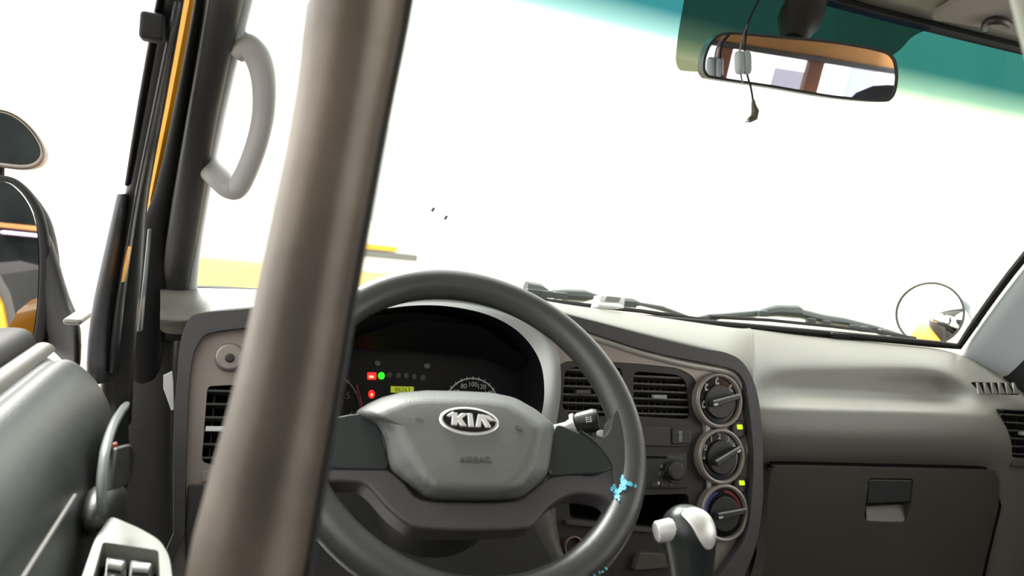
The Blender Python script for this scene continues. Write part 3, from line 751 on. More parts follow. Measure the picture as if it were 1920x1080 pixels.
# knee panels under the cluster
bm = None
grid('knee_panel', [[PY(x, y, Y) for x, y, Y in r] for r in (((330, 925, .99), (560, 905, .99), (640, 925, 1.0)), ((335, 1000, .98), (600, 985, .98), (690, 1000, 1.0)), ((345, 1150, .97), (620, 1140, .97), (730, 1150, 1.0)))], mat('knee_grey', (.05, .052, .052), .5), dash, sub=1, solid=.01)
grid('knee_panel', [[FP.P(x, y, h) for x, y, h in r] for r in (((985, 890, .004), (1036, 870, .008), (1040, 872, -.01)), ((990, 960, .008), (1037, 960, .014), (1043, 960, -.01)), ((1010, 1010, .008), (1046, 1030, .014), (1052, 1030, -.01)), ((1045, 1070, .008), (1072, 1060, .014), (1076, 1055, -.01)), ((1080, 1120, .008), (1100, 1110, .014), (1105, 1100, -.01)))], mat('knee_grey2', (.10, .095, .085), .5), dash, sub=2)
plate('underdash', FP, [(600, 880), (1060, 880), (1060, 1200), (600, 1200)], -.10, -.08, void, dash, bevel=0)
# ================================================================== STEERING WHEEL
WT = 44.6*D
WO = CAM+V((.2326, .6993, -.187))
WP = Pl(WO, (1, 0, 0), (0, math.sin(WT), math.cos(WT)))
wh = thing('steering_wheel', 'grey four-spoke steering wheel with oval badge and blue paint scuffs', 'steering wheel', WO)
RR = .1735
tube('rim', [WP.at(RR*math.cos(t), RR*math.sin(t), 0) for t in [2*PI*k/96 for k in range(96)]], .0172, wheelm, wh, seg=20, closed=True, up=WP.n)
# lower spokes: one frame with two arms each side
sp_o = spl([(560, 872), (620, 876), (700, 876), (728, 880), (760, 905), (790, 935), (870, 940), (965, 938), (1000, 915), (1035, 893), (1075, 888), (1112, 890), (1135, 878), (1150, 850), (1152, 812), (1185, 800), (1205, 860), (1200, 950), (1180, 985), (1156, 978), (1152, 950), (1130, 932), (1090, 925), (1058, 932), (1030, 950), (1008, 975), (985, 990), (880, 994), (790, 990), (758, 978), (725, 950), (690, 912), (660, 903), (600, 905), (560, 930)], 3)
plate('spoke_frame', WP, sp_o, -.016, .010, wheelf, wh, bevel=.010, seg=4)
# upper right shoulder where the cover meets the rim
plate('spoke_arm', WP, spl([(1088, 806), (1115, 820), (1134, 819), (1146, 802), (1156, 770), (1198, 790), (1206, 870), (1196, 935), (1166, 940), (1152, 895), (1147, 868), (1122, 834), (1100, 816)], 4), -.012, .0125, wheelm, wh, bevel=.009, seg=5)
def cov(name, o, h=.012):
    return plate(name, WP, spl(o, 4), -.02, h, coverm, wh, bevel=.006, seg=4)
cov('spoke_cover', [(560, 800), (600, 790), (650, 776), (690, 776), (712, 802), (722, 840), (727, 877), (690, 880), (600, 878), (560, 876)])
cov('spoke_cover', [(1041, 796), (1075, 804), (1110, 822), (1138, 850), (1150, 875), (1130, 886), (1070, 890), (1030, 888), (1033, 840)])
po = [(661, 775), (690, 757), (716, 745), (750, 736), (800, 732), (860, 733), (920, 736), (965, 745), (1005, 768), (1042, 797), (1036, 845), (1030, 890), (1002, 915), (975, 936), (890, 939), (805, 937), (765, 908), (728, 880), (722, 830), (706, 795)]
pi_ = [(700, 776), (722, 766), (748, 757), (765, 752), (805, 749), (860, 750), (915, 753), (955, 760), (985, 778), (1012, 802), (1004, 840), (992, 880), (974, 905), (955, 915), (890, 916), (815, 914), (797, 894), (775, 850), (755, 815), (742, 795)]
po_ = [WP.P(x, y, -.012) for x, y in po]
pmid = [WP.P(x, y, .012) for x, y in po]
pin = [WP.P(x, y, .030) for x, y in pi_]
cc = sum((V(q) for q in pin), V())/len(pin)+WP.n*.002
pin2 = [q.lerp(cc, .5)+WP.n*.001 for q in pin]
bm = bmesh.new()
R_ = [[bm.verts.new(p) for p in r] for r in (po_, pmid, pin, pin2)]
for i in range(3):
    for j in range(len(po)): bm.faces.new((R_[i][j], R_[i][(j+1) % len(po)], R_[i+1][(j+1) % len(po)], R_[i+1][j]))
bm.faces.new(R_[-1])
finish('airbag_cover', bm, padm, wh, bevel=.007, seg=5, ang=17)
BH = .032
bd = plate('badge', WP, ell(880, 789, 58, 27.5, 6*D, 40), BH-.006, BH+.001, chrome, wh, bevel=.003)
bd['label'] = 'oval chrome and black badge'
bi = ell(880, 788, 50, 21, 6*D, 40)
plate('badge_field', WP, bi, BH+.0005, BH+.0022, glossb, bd, bevel=.0003)
def badge_piece(pts):
    return plate('badge_letter', WP, pts, BH+.001, BH+.0042, chrome, bd, bevel=.0006)
K = [(848, 773), (858, 773.5), (858, 781), (866, 774), (878, 775), (866, 784), (876, 799), (865, 798), (858, 789), (857, 797), (847, 796)]
badge_piece(K)
badge_piece([(877, 774), (886, 775), (889, 800), (879, 799.5)])
badge_piece([(897, 776), (908, 777), (922, 801), (912, 801), (903, 786), (902, 800.5), (892, 800)])
badge_piece([(838, 778), (850, 771), (852, 776), (843, 781)])
badge_piece([(905, 777), (917, 779), (930, 789), (920, 789)])
lettering('airbag_lettering', 'AIRBAG', 13, WP, 891, 862, BH+.0008, mat('emboss', (.10, .095, .09), .5), wh, rot=-1*D)
for x, y, r_ in ((787, 787, .3), (973, 802, .5)):
    plate('horn_mark', WP, ell(x, y, 8, 3.5, r_, 12), BH-.004, BH+.0003, mat('emboss', (.10, .095, .09), .5), wh, bevel=0)
# blue paint scuffs
random.seed(11)
def scuff(L, h):
    bm = bmesh.new()
    for x, y, r_ in L:
        n = 9; q = [(x+r_*math.cos(2*PI*k/n)*random.uniform(.5, 1.3), y+r_*math.sin(2*PI*k/n)*random.uniform(.5, 1.3)) for k in range(n)]
        vv = []
        for p in q:
            # onto the rim torus / spoke face
            pt = WP.P(p[0], p[1], h); l = pt-WO; a_ = V((l.dot(WP.u), l.dot(WP.v))); rr = a_.length-RR
            hh_ = max(math.sqrt(max(.0175**2-rr*rr, 0)), 0.0107) if abs(rr) < .03 else .0107
            vv.append(bm.verts.new(WP.P(p[0], p[1], hh_+.0006)))
        bm.faces.new(vv)
    o = finish('paint_scuff', bm, paintb, wh, smooth=False); o['label'] = 'light blue paint scuff'
scuff([(1163, 899, 7), (1170, 906, 9), (1166, 914, 7), (1178, 906, 6), (1184, 909, 4), (1153, 913, 6), (1158, 921, 7), (1157, 930, 6), (1191, 911, 3.5), (1148, 917, 4), (1166, 893, 4), (1160, 936, 3)], .012)
scuff([(1137, 1066, 3), (1124, 1073, 2.5), (1115, 1078, 3), (1130, 1072, 2)], .012)
# column shroud
rings = []
for h, sx, sy, dy in ((-.012, .11, .075, -.01), (-.05, .12, .085, -.012), (-.12, .10, .08, -.02), (-.22, .085, .075, -.02)):
    rings.append([WP.at(math.cos(t)*sx*.8, math.sin(t)*sy*.8+dy, h) for t in [2*PI*k/14 for k in range(14)]])
tag(loft('steering_column', rings, mat('column_black', (.018, .017, .017), .5), sub=1), 'black steering column shroud behind the steering wheel', 'column')
# stalk
st_ = thing('wiper_stalk', 'column stalk with silver neck and black wiper switch end, right behind the wheel', 'stalk', PY(1080, 795, .80))
tube('stalk_arm', [PY(1020, 812, .83), PY(1062, 800, .81), PY(1078, 793, .803)], [.007, .006, .008], satin, st_)
a, b = PY(1078, 794, .803), PY(1122, 787, .79)
tube('stalk_end', [a, a.lerp(b, .15), a.lerp(b, .8), b], [.010, .0125, .0145, .0125], black, st_)
tube('stalk_ring', [PY(1074, 795, .804), PY(1080, 793, .802)], .0125, satin, st_)
SP_ = Pl(PY(1104, 790, .775), (1, 0, 0), (0, .3, 1))
lettering('stalk_symbol', '≋', 17, SP_, 1104, 788, 0, mark, st_, rot=10*D)
cdisc('stalk_button', SP_, 1129, 813, 6, -.008, 0, mark, st_)
# ================================================================== GEAR SELECTOR
gs_ = thing('gear_selector', 'gear lever with bright silver cap and thumb button on a black grip', 'gear lever', PY(1300, 1200, .62))
Yg = .60
def gp(px, py, dy=0): return PY(px, py, Yg+dy)
GPn = Pl(gp(1290, 1010), (math.cos(-12*D), math.sin(-12*D), 0), (0, .18, 1))
def gring(cx, y, wl, dp, n=16):
    a, b = GPn.uv(cx, y); r_ = rad(GPn, cx, y, wl)
    return [GPn.at(a+r_*math.cos(2*PI*k/n), b, dp*math.sin(2*PI*k/n)) for k in range(n)]
gy = [(946.5, 10), (950, 21), (958, 33), (968, 41.5), (980, 47), (995, 50), (1010, 50), (1035, 46), (1060, 42), (1100, 39), (1190, 35)]
loft('grip', [gring(1290+max(0, (y-1000))*.08, y, w_, w_*.00052) for y, w_ in gy], mat('grip_black', (.02, .024, .023), .35), gs_, sub=2)
capo = spl([(1259, 951), (1275, 946), (1295, 945), (1315, 951), (1329, 963), (1334, 983), (1331, 1004), (1321, 1020), (1311, 1024), (1299, 1017), (1285, 995), (1274, 972)], 3)
e0 = V(GPn.uv(1290, 1002)); ea = rad(GPn, 1290, 1002, 51.5); eb = (V(GPn.uv(1290, 945))-e0).length
ca = [V(GPn.uv(p[0], p[1], .0)) for p in capo]; c0 = sum(ca, V((0, 0)))/len(ca)
rings = []
for k in range(9):
    sc_ = 1-k/8.6; r_ = []
    for p in ca:
        q = c0+(p-c0)*sc_; dd = q-e0; val = 1-(dd.x/ea)**2-(dd.y/eb)**2
        r_.append(GPn.at(q.x, q.y, .0285*math.sqrt(max(val, .03))-(.003 if k == 0 else 0)))
    rings.append(r_)
loft('silver_cap', rings, satin, gs_, sub=1)
bt = [GPn.P(x, y, .006) for x, y in ((1229, 998), (1262, 992))]
tube('thumb_button', [bt[0], bt[0].lerp(bt[1], .1), bt[1]], [.0085, .0105, .0115], satin, gs_, flat=1.0)
# ================================================================== GRAB HANDLE
ghp = [PY(440, 92, .86), PY(458, 84, .855), PY(482, 106, .86), (PY(494, 150, .875)), PY(494, 210, .90), PY(482, 268, .92), PY(462, 322, .945), PY(444, 352, .96), PY(428, 350, .965), PY(408, 330, .97), PY(384, 306, .985)]
rr_ = []
pp = spl(ghp, 5, False)
for i in range(len(pp)):
    t = i/(len(pp)-1); rr_.append(.0135+.0015*math.cos(t*2*PI)+.0)
tag(tube('grab_handle', pp, rr_, handm, seg=16), 'pale grey grab handle bowed out from the left windscreen pillar', 'grab handle')
# ================================================================== FOREGROUND POLE
rings = []
for (xl, xr, py) in ((592, 800, -80), (585, 775, 60), (572, 752, 160), (548, 725, 300), (520, 704, 420), (492, 678, 560), (458, 655, 720), (420, 632, 860), (372, 600, 1040), (340, 585, 1180)):
    Y = .335-.02*py/1080
    a, b = PY(xl, py, Y), PY(xr, py, Y); c = (a+b)/2; r_ = (b-a).length/2*1.09
    ax = (b-a).normalized()
    rings.append([c+ax*r_*u+V((-.1, 1, 0))*r_*v for u, v in ((-1, .9), (-1, .2), (-.93, -.28), (-.72, -.46), (-.45, -.50), (-.15, -.34), (.0, -.30), (.15, -.36), (.38, -.50), (.58, -.44), (.74, -.1), (.86, .35), (1, .9), (.6, 1.3), (-.6, 1.3))])
pole_ = loft('support_pole', rings, polem, sub=1)
se = []  # darker strip laid over the right side of the pole
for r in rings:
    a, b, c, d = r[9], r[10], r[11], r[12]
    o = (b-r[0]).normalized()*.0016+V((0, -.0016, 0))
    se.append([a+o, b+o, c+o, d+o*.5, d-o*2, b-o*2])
ps_ = loft('edge_strip', se, mat('pole_dark_strip', (.02, .016, .016), .6), pole_, sub=1); ps_['label'] = 'dark strip along the right side of the pole'
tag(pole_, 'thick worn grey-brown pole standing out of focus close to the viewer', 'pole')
# ================================================================== REAR-VIEW MIRROR
rv_ = thing('rear_view_mirror', 'wide black-rimmed rear view mirror hanging below the roof', 'mirror', PY(1500, 20, .80))
mo = spl([(1318, 128), (1322, 100), (1338, 72), (1368, 60), (1450, 66), (1560, 76), (1650, 92), (1676, 106), (1684, 132), (1682, 165), (1672, 186), (1650, 191), (1560, 183), (1440, 163), (1340, 148), (1324, 142)], 5)
cx_ = 1501; cy_ = 126
def shr(L, d):
    out_ = []
    n = len(L)
    for i in range(n):
        a, b = V(L[i-1]), V(L[(i+1) % n]); t = (b-a).normalized(); nrm = V((-t.y, t.x))
        out_.append(V(L[i])+nrm*d)
    return out_
mi_ = shr(mo, 5)
if sum((V(p)-V((cx_, cy_))).length for p in mi_) > sum((V(p)-V((cx_, cy_))).length for p in mo): mi_ = shr(mo, -5)
plate('rim', MP, mo, -.004, .012, black, rv_, holes=[mi_], bevel=.002)
plate('mirror_glass', MP, mi_, .004, .011, mat('rear_mirror_glass', (.8, .8, .86), .01, metal=1), rv_, bevel=0)
mouv = [MP.uv(p[0], p[1], -.003) for p in mo]
c0 = (sum(p[0] for p in mouv)/len(mouv), sum(p[1] for p in mouv)/len(mouv))
loft('housing', [[MP.at(c0[0]+(p[0]-c0[0])*s, c0[1]+(p[1]-c0[1])*s, h) for p in mouv[::2]] for s, h in ((.99, -.003), (.95, -.018), (.7, -.03))], black, rv_)
a, b = PY(1490, 62, .775), PY(1512, 2, .80)
tube('mount_stem', [PY(1486, 80, .765), a, a.lerp(b, .4), b, PY(1520, -14, .815)], [.014, .018, .027, .025, .022], mat('mount_black', (.012, .01, .01), .3), rv_)
# cable with its twin clip and angled plug
cb = thing('aux_cable', 'thin dark cable with pale grey clip and angled plug hanging over the rear view mirror', 'cable', PY(1405, 10, .74))
CY = .715
tube('cable', spl([PY(x, y, Y) for x, y, Y in ((1430, -12, .76), (1420, 5, .74), (1404, 40, .73), (1398, 70, CY), (1396, 110, CY), (1401, 140, CY), (1408, 165, CY), (1412, 190, CY))], 5, False), .0012, rubber, cb, seg=6)
tube('cable_loop', spl([PY(x, y, Y) for x, y, Y in ((1404, 42, .73), (1393, 68, CY), (1386, 105, CY), (1389, 140, CY), (1393, 156, CY))], 5, False), .0011, mat('grey_wire', (.12, .12, .12), .4), cb, seg=6)
for x in (1386, 1399):
    tube('clip', [PY(x-1, 98, CY-.003), PY(x, 104, CY-.004), PY(x+1, 132, CY-.004), PY(x+1, 138, CY-.003)], [.0045, .0058, .0058, .0045], mat('clip_grey', (.32, .36, .38), .4), cb, seg=10)
plg = [PY(1412, 186, CY), PY(1413, 198, CY), PY(1416, 208, CY), PY(1414, 220, CY), PY(1404, 226, CY)]
tube('plug', plg, [.0016, .003, .0045, .0045, .0028], mat('plug_olive', (.07, .055, .035), .5), cb, seg=10)
tube('plug_tip', [PY(1405, 225.5, CY), PY(1398, 230, CY)], .0012, satin, cb, seg=6)
# dark translucent patch on the windscreen behind the mirror
fm = bpy.data.materials.new('translucent_patch'); fm.use_nodes = True; nt = fm.node_tree; nt.nodes.clear()
out = nt.nodes.new('ShaderNodeOutputMaterial'); tr = nt.nodes.new('ShaderNodeBsdfTransparent'); tr.inputs[0].default_value = (.15, .155, .095, 1)
df_ = nt.nodes.new('ShaderNodeBsdfDiffuse'); df_.inputs[0].default_value = (.12, .20, .38, 1); ad = nt.nodes.new('ShaderNodeMixShader'); ad.inputs[0].default_value = .10
nt.links.new(tr.outputs[0], ad.inputs[1]); nt.links.new(df_.outputs[0], ad.inputs[2]); nt.links.new(ad.outputs[0], out.inputs[0])
def on_ws(px, py, off=.006):
    d = ray(px, py); best = None
    lo, hi = .6, 1.5
    # march along the ray until it crosses the glass
    def side(k):
        p = CAM+d*k
        # invert glass: height fraction from z, then x fraction
        s = (p.z-(Zc-.131))/((Zc+.36)-(Zc-.131)); s = min(max(s, -.2), 1.2)
        xb = -.075+(-.03+.075)*s; wd_ = 1.545+(1.46-1.545)*s; t = (p.x-xb)/wd_
        return p.y-wx(min(max(t, -.1), 1.1), s).y+off
    for _ in range(40):
        m = (lo+hi)/2
        if side(m) > 0: hi = m
        else: lo = m
    return CAM+d*lo
fo_ = rnd([(1266, 112), (1272, 60), (1284, -8), (1300, -26), (1480, -26), (1560, 3), (1640, 27), (1752, 54), (1726, 60), (1706, 72), (1690, 92), (1668, 108), (1640, 140), (1500, 150), (1330, 136), (1290, 134), (1272, 132)], 10)
bm = bmesh.new()
cen = V((1480, 60))
rg_ = [[bm.verts.new(on_ws(*(cen+(V(p)-cen)*s))) for p in fo_] for s in (1, .75, .5, .25)]
for i in range(3):
    for j in range(len(fo_)): bm.faces.new((rg_[i][j], rg_[i][(j+1) % len(fo_)], rg_[i+1][(j+1) % len(fo_)], rg_[i+1][j]))
bm.faces.new(rg_[3])
tag(finish('translucent_patch', bm, fm), 'dark translucent patch with rounded corner on the windscreen behind the rear view mirror', 'film')
# sun visor on the passenger side, and its clip
def on_hl(px, py, dz=0):
    return PZ(px, py, Zc+.365+dz)
vz = rnd([(1742, 38), (1812, -2), (1850, -30), (2050, -30), (2050, 60), (1908, 70), (1872, 58), (1830, 52)], 12)
HV = Pl(PZ(1800, 20, Zc+.372), (1, .0, 0), (0, -1, .12))
HV.n = V((0, .12, 1)).normalized()*-1; HV.v = V((0, -1, .12)).normalized(); HV.u = V((1, 0, 0))
sv = tag(plate('sun_visor', HV, vz, -.014, 0.0, visorm, bevel=.004), 'grey folded sun visor under the roof at the top right corner', 'sun visor')
tag(tube('visor_clip', spl([HV.P(x, y, .006) for x, y in ((1848, 52), (1850, 44), (1862, 39), (1880, 40), (1890, 46))], 3, False), [.006]*13, mat('clip_brown', (.035, .025, .022), .4)), 'dark brown curved clip beside the folded sun visor', 'clip')
# pale curtain-like belt close to the viewer at the corner
rings = []
for (xl, xr, py, Y) in ((1858, 2030, -60, .27), (1880, 2030, 20, .268), (1897, 2030, 70, .265), (1912, 2030, 120, .262), (1945, 2040, 190, .26)):
    a, b = PY(xl, py, Y), PY(xr, py, Y)
    rings.append([a, a.lerp(b, .3)+V((0, -.006, 0)), a.lerp(b, .7)+V((0, .002, 0)), b, b+V((0, .01, 0)), a.lerp(b, .5)+V((0, .01, 0))])
tag(loft('roof_cover', rings, mat('cover_cloth', (.42, .44, .38), .9, vary=.15, vscale=20), sub=2), 'pale blurred roof cover edge cutting the top right corner', 'cover')
# white paper tag between the door seal and the dashboard
bm = plate_bm(Pl(PY(316, 730, .965), (1, 0, 0), (0, 0, 1)), [(306, 704), (314, 700), (323, 696), (325, 720), (326, 768), (321, 770), (312, 745), (306, 728)], -.002, 0)
tag(finish('paper_tag', bm, white, bevel=.0005), 'small white tag tucked between the black door trim and dashboard edge', 'tag')
# ================================================================== OUTSIDE THE GLASS
# cream panel below the wipers
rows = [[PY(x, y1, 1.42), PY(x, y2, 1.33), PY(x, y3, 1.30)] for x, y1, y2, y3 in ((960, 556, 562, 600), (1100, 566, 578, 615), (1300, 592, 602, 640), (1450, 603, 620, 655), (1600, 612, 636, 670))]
struct(box('trim_16', (.88, 1.62, Zc-.85), 2.06, .30, 1.1, yellow), 'yellow nose panel of the cab below the windscreen')
struct(grid('trim_7', rows, creamm, sub=1, solid=.01), 'cream panel below the windscreen outside')
def wiper(name, label, arm, blade, extra):
    t = thing(name, label, 'windscreen wiper', arm[0], 'windscreen wipers')
    finish('arm', tube_bm(arm, extra[0], 8), wiperm, t)
    bm = bmesh.new()
    tube_bm(blade, extra[1], 6, bm=bm); finish('blade', bm, rubber, t)
    return t
w1 = wiper('windscreen_wiper', 'left windscreen wiper, its thick arm seen just right of the steering wheel rim', [PY(x, y, 1.36) for x, y in ((985, 540), (1012, 545), (1030, 549), (1060, 553), (1095, 555), (1115, 556), (1135, 560), (1185, 568), (1200, 570), (1240, 578), (1290, 594))],
       [PY(x, y, 1.33) for x, y in ((985, 553), (1028, 564), (1122, 575), (1200, 583), (1320, 600))], [[.014, .014, .005, .012, .013, .006, .004, .010, .004, .006, .003], .005])
for x in (1000, 1022, 1050, 1180): box('bracket', PY(x, 549+(x-1000)*.115, 1.345), .03, .012, .014, wiperm, w1, bevel=.002)
w2 = wiper('windscreen_wiper', 'right windscreen wiper with dark humped arm below the plain wall', [PY(x, y, 1.36) for x, y in ((1305, 598), (1330, 596), (1360, 592), (1420, 588), (1455, 583), (1495, 585), (1500, 588), (1540, 598), (1580, 603), (1640, 615), (1700, 631))],
       [PY(x, y, 1.33) for x, y in ((1330, 594), (1440, 600), (1560, 612), (1640, 622), (1716, 634))], [[.004, .009, .006, .008, .014, .016, .012, .012, .010, .007, .003], .0045])
for x in (1430, 1520, 1548, 1600, 1618, 1655): box('bracket', PY(x, 588+(x-1430)*.155, 1.345), .022, .012, .014, wiperm, w2, bevel=.002)
# clear plastic clip on the pad
clr = bpy.data.materials.new('clear_plastic'); clr.use_nodes = True; b_ = clr.node_tree.nodes['Principled BSDF']
b_.inputs['Base Color'].default_value = (.8, .84, .82, 1); b_.inputs['Alpha'].default_value = .45; b_.inputs['Roughness'].default_value = .15
c_ = PY(1146, 566, 1.205)
CPl = Pl(PY(1146, 566, 1.20), (1, 0, 0), (0, .2, 1))
cbx = plate('clear_box', CPl, rnd([(1128, 552), (1172, 556), (1170, 578), (1121, 576)], 2), -.03, 0, clr, bevel=.002)
tag(cbx, 'small clear plastic box on the dash top before the left wiper', 'box')
plate('box_insert', CPl, rnd([(1138, 555), (1165, 558), (1160, 567), (1134, 565)], 2), -.02, .001, mat('insert_grey', (.2, .21, .2), .4), cbx)
# round convex mirror outside on the right
rm = thing('round_mirror', 'round convex mirror on a bent arm outside the right windscreen corner', 'mirror', PY(1790, 640, 1.55))
cM = PY(1742, 588, 1.62)
nM = ((CAM-cM).normalized()*1.0+V((-.75, .1, .17))*.9).normalized()
uM = V((0, 0, 1)).cross(nM).normalized(); vM = nM.cross(uM)
Rm_ = .089
bm = bmesh.new()
rgs = []
for k in range(7):
    f = k/6; rgs.append([bm.verts.new(cM+(uM*math.cos(t)+vM*math.sin(t))*Rm_*f+nM*(.022*(1-f*f))) for t in [2*PI*j/32 for j in range(32)]] if k else [bm.verts.new(cM+nM*.022)])
for j in range(32): bm.faces.new((rgs[0][0], rgs[1][j], rgs[1][(j+1) % 32]))
for i in range(1, 6):
    for j in range(32): bm.faces.new((rgs[i][j], rgs[i+1][j], rgs[i+1][(j+1) % 32], rgs[i][(j+1) % 32]))
finish('mirror_glass', bm, mat('convex_mirror', (.96, .96, .95), .02, metal=1), rm)
tube('rim', [cM+(uM*math.cos(t)+vM*math.sin(t))*(Rm_+.002) for t in [2*PI*j/40 for j in range(40)]], .0035, darkg, rm, seg=8, closed=True)
loft('back_shell', [[cM+(uM*math.cos(t)+vM*math.sin(t))*Rm_*s-nM*h for t in [2*PI*j/20 for j in range(20)]] for s, h in ((1, .001), (.9, .018), (.5, .035))], mat('mirror_back', (.5, .55, .58), .3), rm)
tube('bracket', spl([PY(1768, 566, 1.66), PY(1786, 562, 1.66), PY(1802, 566, 1.66), PY(1818, 582, 1.64), PY(1828, 600, 1.6), PY(1840, 640, 1.55), V((1.88, 1.6, Zc-.36))], 4, False), .011, mat('bracket_grey', (.25, .28, .3), .35), rm)
# dead leaf bits on the glass
for x, y in ((836, 408), (812, 393)):
    p = on_ws(x, y, -.004)
    o = box('leaf_speck', p, .004, .001, .007, mat('speck', (.1, .09, .08), .8), rot=Matrix.Rotation(.5, 3, 'Y'), bevel=.0003)
    tag(o, 'tiny dark speck on the windscreen right of the pole, %s' % ('the larger lower one' if y > 400 else 'the smaller upper one'), 'speck')
# buildings and a yellow bus ahead
struct(box('wall_far', (3.0, 14.2, 3.0), 16, .3, 6.0, wall_w))
wc = struct(box('wall_side', (PY(1562, 300, 8.35).x+4.5, 8.5, 3.5), 9.0, .3, 7.0, wall_c), 'cream wall ahead on the right')
bus = thing('yellow_bus', 'yellow bus parked ahead on the left, partly hidden by the pole', 'bus', (.2, 6, 0))
bx0 = PY(300, 430, 5.6).x; bx1 = PY(800, 470, 5.6).x
def BZ(py, px=430): return PY(px, py, 5.6).z
by = 5.6
zt = 3.0
loft('body', [[V((x, y, z)) for x, z in ((bx0, .45), (bx1, .45), (bx1, 1.0), (bx1-.03, BZ(470)), (bx1-.12, zt-.15), (bx1-.25, zt), (bx0+.25, zt), (bx0+.12, zt-.15), (bx0+.03, BZ(470)), (bx0, 1.0))] for y in (by, by+.1, by+5, by+5.2)], mat('bus_white', (.85, .84, .8), .4), bus, sub=0)
box('lower_panel', ((bx0+bx1)/2, by-.02, (BZ(487)+.5)/2), (bx1-bx0)*1.0, .08, BZ(487)-.5, mat('bus_yellow', (.9, .62, .2), .4), bus, bevel=.03)
box('bumper', ((bx0+bx1)/2, by-.12, .55), (bx1-bx0)*1.02, .2, .25, mat('bumper_grey', (.2, .2, .2), .5), bus, bevel=.03)
box('grille_bar', ((PY(680, 484, by).x+PY(775, 484, by).x)/2, by-.03, BZ(478, 720)), .42, .05, .045, mat('grille', (.12, .13, .12), .5), bus, bevel=.005)
box('yellow_trim', ((PY(660, 484, by).x+PY(735, 484, by).x)/2, by-.03, BZ(463, 700)), .34, .05, .035, yellow, bus, bevel=.005)
box('rear_window', ((bx0+bx1)/2, by-.01, 2.25), (bx1-bx0)*.8, .04, .7, mat('bus_glass', (.6, .63, .63), .1), bus, bevel=.03)
for x in (bx0+.3, bx1-.3):
    cdx = tube('wheel', [V((x-.1, by+.9, .45)), V((x+.1, by+.9, .45))], .45, rubber, bus, seg=20)
# behind the vehicle: wall and door seen in the mirrors
struct(box('wall_rear', (3.5, -6.2, 2.0), 18, .2, 5.5, wall_w))
YR = -6.0
def rbox(name, x0, x1, y0, y1, m, label, cat, th_=.08):
    a, b, c = refl(x0, (y0+y1)/2, YR), refl(x1, (y0+y1)/2, YR), refl((x0+x1)/2, y0, YR); d_ = refl((x0+x1)/2, y1, YR)
    z0, z1 = sorted((c.z, d_.z))
    return tag(box(name, ((a.x+b.x)/2, YR-.02, (z0+z1)/2), abs(a.x-b.x), th_, z1-z0, m, bevel=.01), label, cat)
rbox('notice_board', 1449, 1510, 130, 172, mat('board_grey', (.12, .12, .15), .6), 'grey board on the rear wall, seen in the rear view mirror', 'board')
rbox('blue_shutter', 1592, 1640, 112, 200, mat('shutter_blue', (.22, .27, .42), .5), 'pale blue shutter reflected at the right of the rear view mirror', 'shutter')
# the two front seats, beside and behind the viewer, added partly to block bounce light
def seat(name, label, cx, top, y):
    t = thing(name, label, 'seat', (cx, y, Zc-1.05), 'front seats of the cab') if 0 else thing(name, label, 'seat', (cx, y, Zc-1.05))
    loft('backrest', [[V((cx+sx*math.copysign(abs(math.cos(t))**.6, math.cos(t)), y+dy+.07*math.sin(t), z)) for t in [2*PI*k/16 for k in range(16)]] for sx, dy, z in ((.22, .06, Zc-.8), (.24, .03, top-.45), (.23, 0, top-.15), (.16, -.02, top-.02), (.06, -.02, top))], seatm, t, sub=1)
    loft('cushion', [[V((cx+sx*math.copysign(abs(math.cos(t))**.4, math.cos(t)), y+.30+.26*sx/.25*math.copysign(abs(math.sin(t))**.4, math.sin(t)), z)) for t in [2*PI*k/20 for k in range(20)]] for sx, z in ((.22, Zc-1.0), (.25, Zc-.85), (.25, Zc-.75), (.22, Zc-.70))], seatm, t, sub=1)
seat('driver_seat', 'dark cloth driver seat out of view behind the steering wheel', .30, Zc-.16, -.12)
c_ = refl(1668, 170, -.45)
seat('passenger_seat', 'dark cloth passenger seat whose shoulder shows in the rear view mirror corner', min(c_.x+.18, 1.30), c_.z+.02, -.45)
struct(box('trim_15', (.70, .05, Zc-.85), .30, 1.2, .35, darkg), 'unseen dark engine cover added between the seats')  # added low in the cab, out of view, to block bounce light
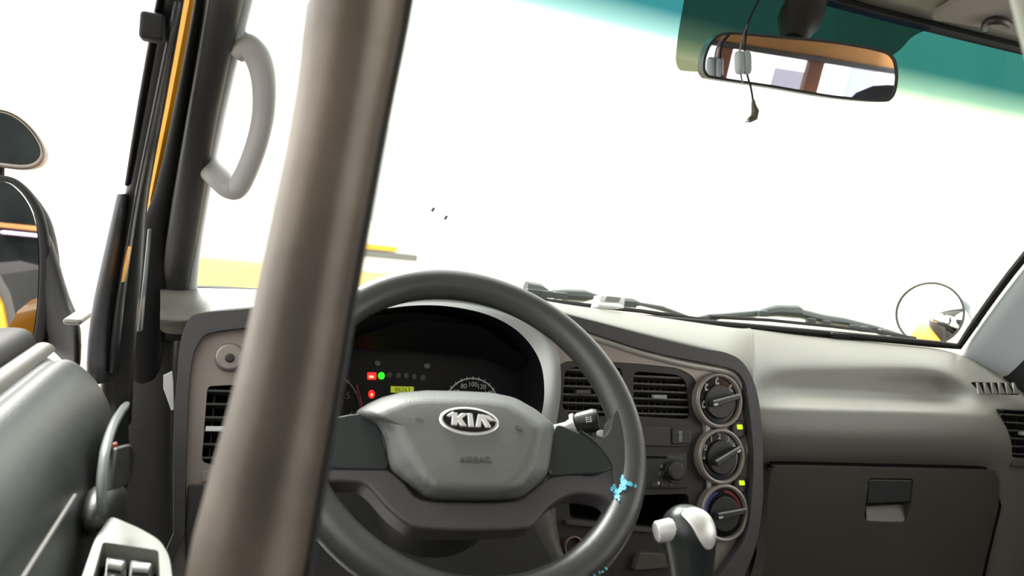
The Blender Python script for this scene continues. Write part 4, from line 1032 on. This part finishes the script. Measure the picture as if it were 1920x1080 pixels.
# what the left mirrors look back at: an open shed with a lamp, and a parked yellow van
def refl2(pl, px, py, Y):
    p = pl.P(px, py, 0); d = ray(px, py); r = d - pl.n*2*d.dot(pl.n); return p + r*((Y-p.y)/r.y)
a, b = refl2(ML, -60, 300, -4.2), refl2(ML, 100, 700, -4.2)
a2 = refl2(ML2, -80, 200, -4.2); b2 = refl2(ML2, 95, 320, -4.2)
x0, x1 = min(a.x, b.x, a2.x, b2.x)-.5, max(a.x, b.x, a2.x, b2.x)+.3
struct(box('wall_shed', ((x0+x1)/2, -4.3, 1.9), x1-x0, .1, 3.8, mat('shed_dark', (.006, .008, .0075), .9, vary=.5, vscale=3, spec=.1)), 'dark shed wall behind the cab on the driver side')
p, q = refl2(ML, 5, 421, -4.1), refl2(ML, 68, 431, -4.1)
tag(box('shed_board', ((p.x+q.x)/2, -4.15, (p.z+q.z)/2), abs(p.x-q.x)*1.6, .06, abs(p.z-q.z)+.02, orange, bevel=.005), 'orange-brown board reflected in the black door mirror', 'board')
p, q = refl2(ML, 7, 434, -4.0), refl2(ML, 68, 446, -4.0)
tag(box('tube_lamp', ((p.x+q.x)/2, -4.1, (p.z+q.z)/2), abs(p.x-q.x)*1.5, .06, abs(p.z-q.z), mat('lamp_lilac', (.6, .4, .6), .5, emit=(.75, .38, .72), estr=1.0), bevel=.01), 'lit lilac strip lamp reflected in the black door mirror', 'lamp')
van = thing('yellow_van', 'yellow van behind on the driver side, its grey-edged corner showing in the door mirror', 'van', (-.9, -3, 0))
L_ = [refl2(ML, x, y, -3.0) for x, y in ((-120, 505), (-60, 500), (0, 515), (20, 550), (34, 610), (46, 700), (-120, 700))]
L2 = [refl2(ML, x, y, -3.02) for x, y in ((-120, 512), (-60, 512), (-8, 535), (10, 570), (20, 620), (30, 700), (-120, 700))]
L_ = [V((p.x, p.y, p.z)) for p in L_]
loft('body', [L_, [p+V((0, -.7, 0)) for p in L_]], mat('van_grey', (.04, .04, .038), .5), van, sub=0)
loft('nose', [[p+V((0, .05, 0)) for p in L2], [p+V((0, -.3, 0)) for p in L2]], yellow, van, sub=0)
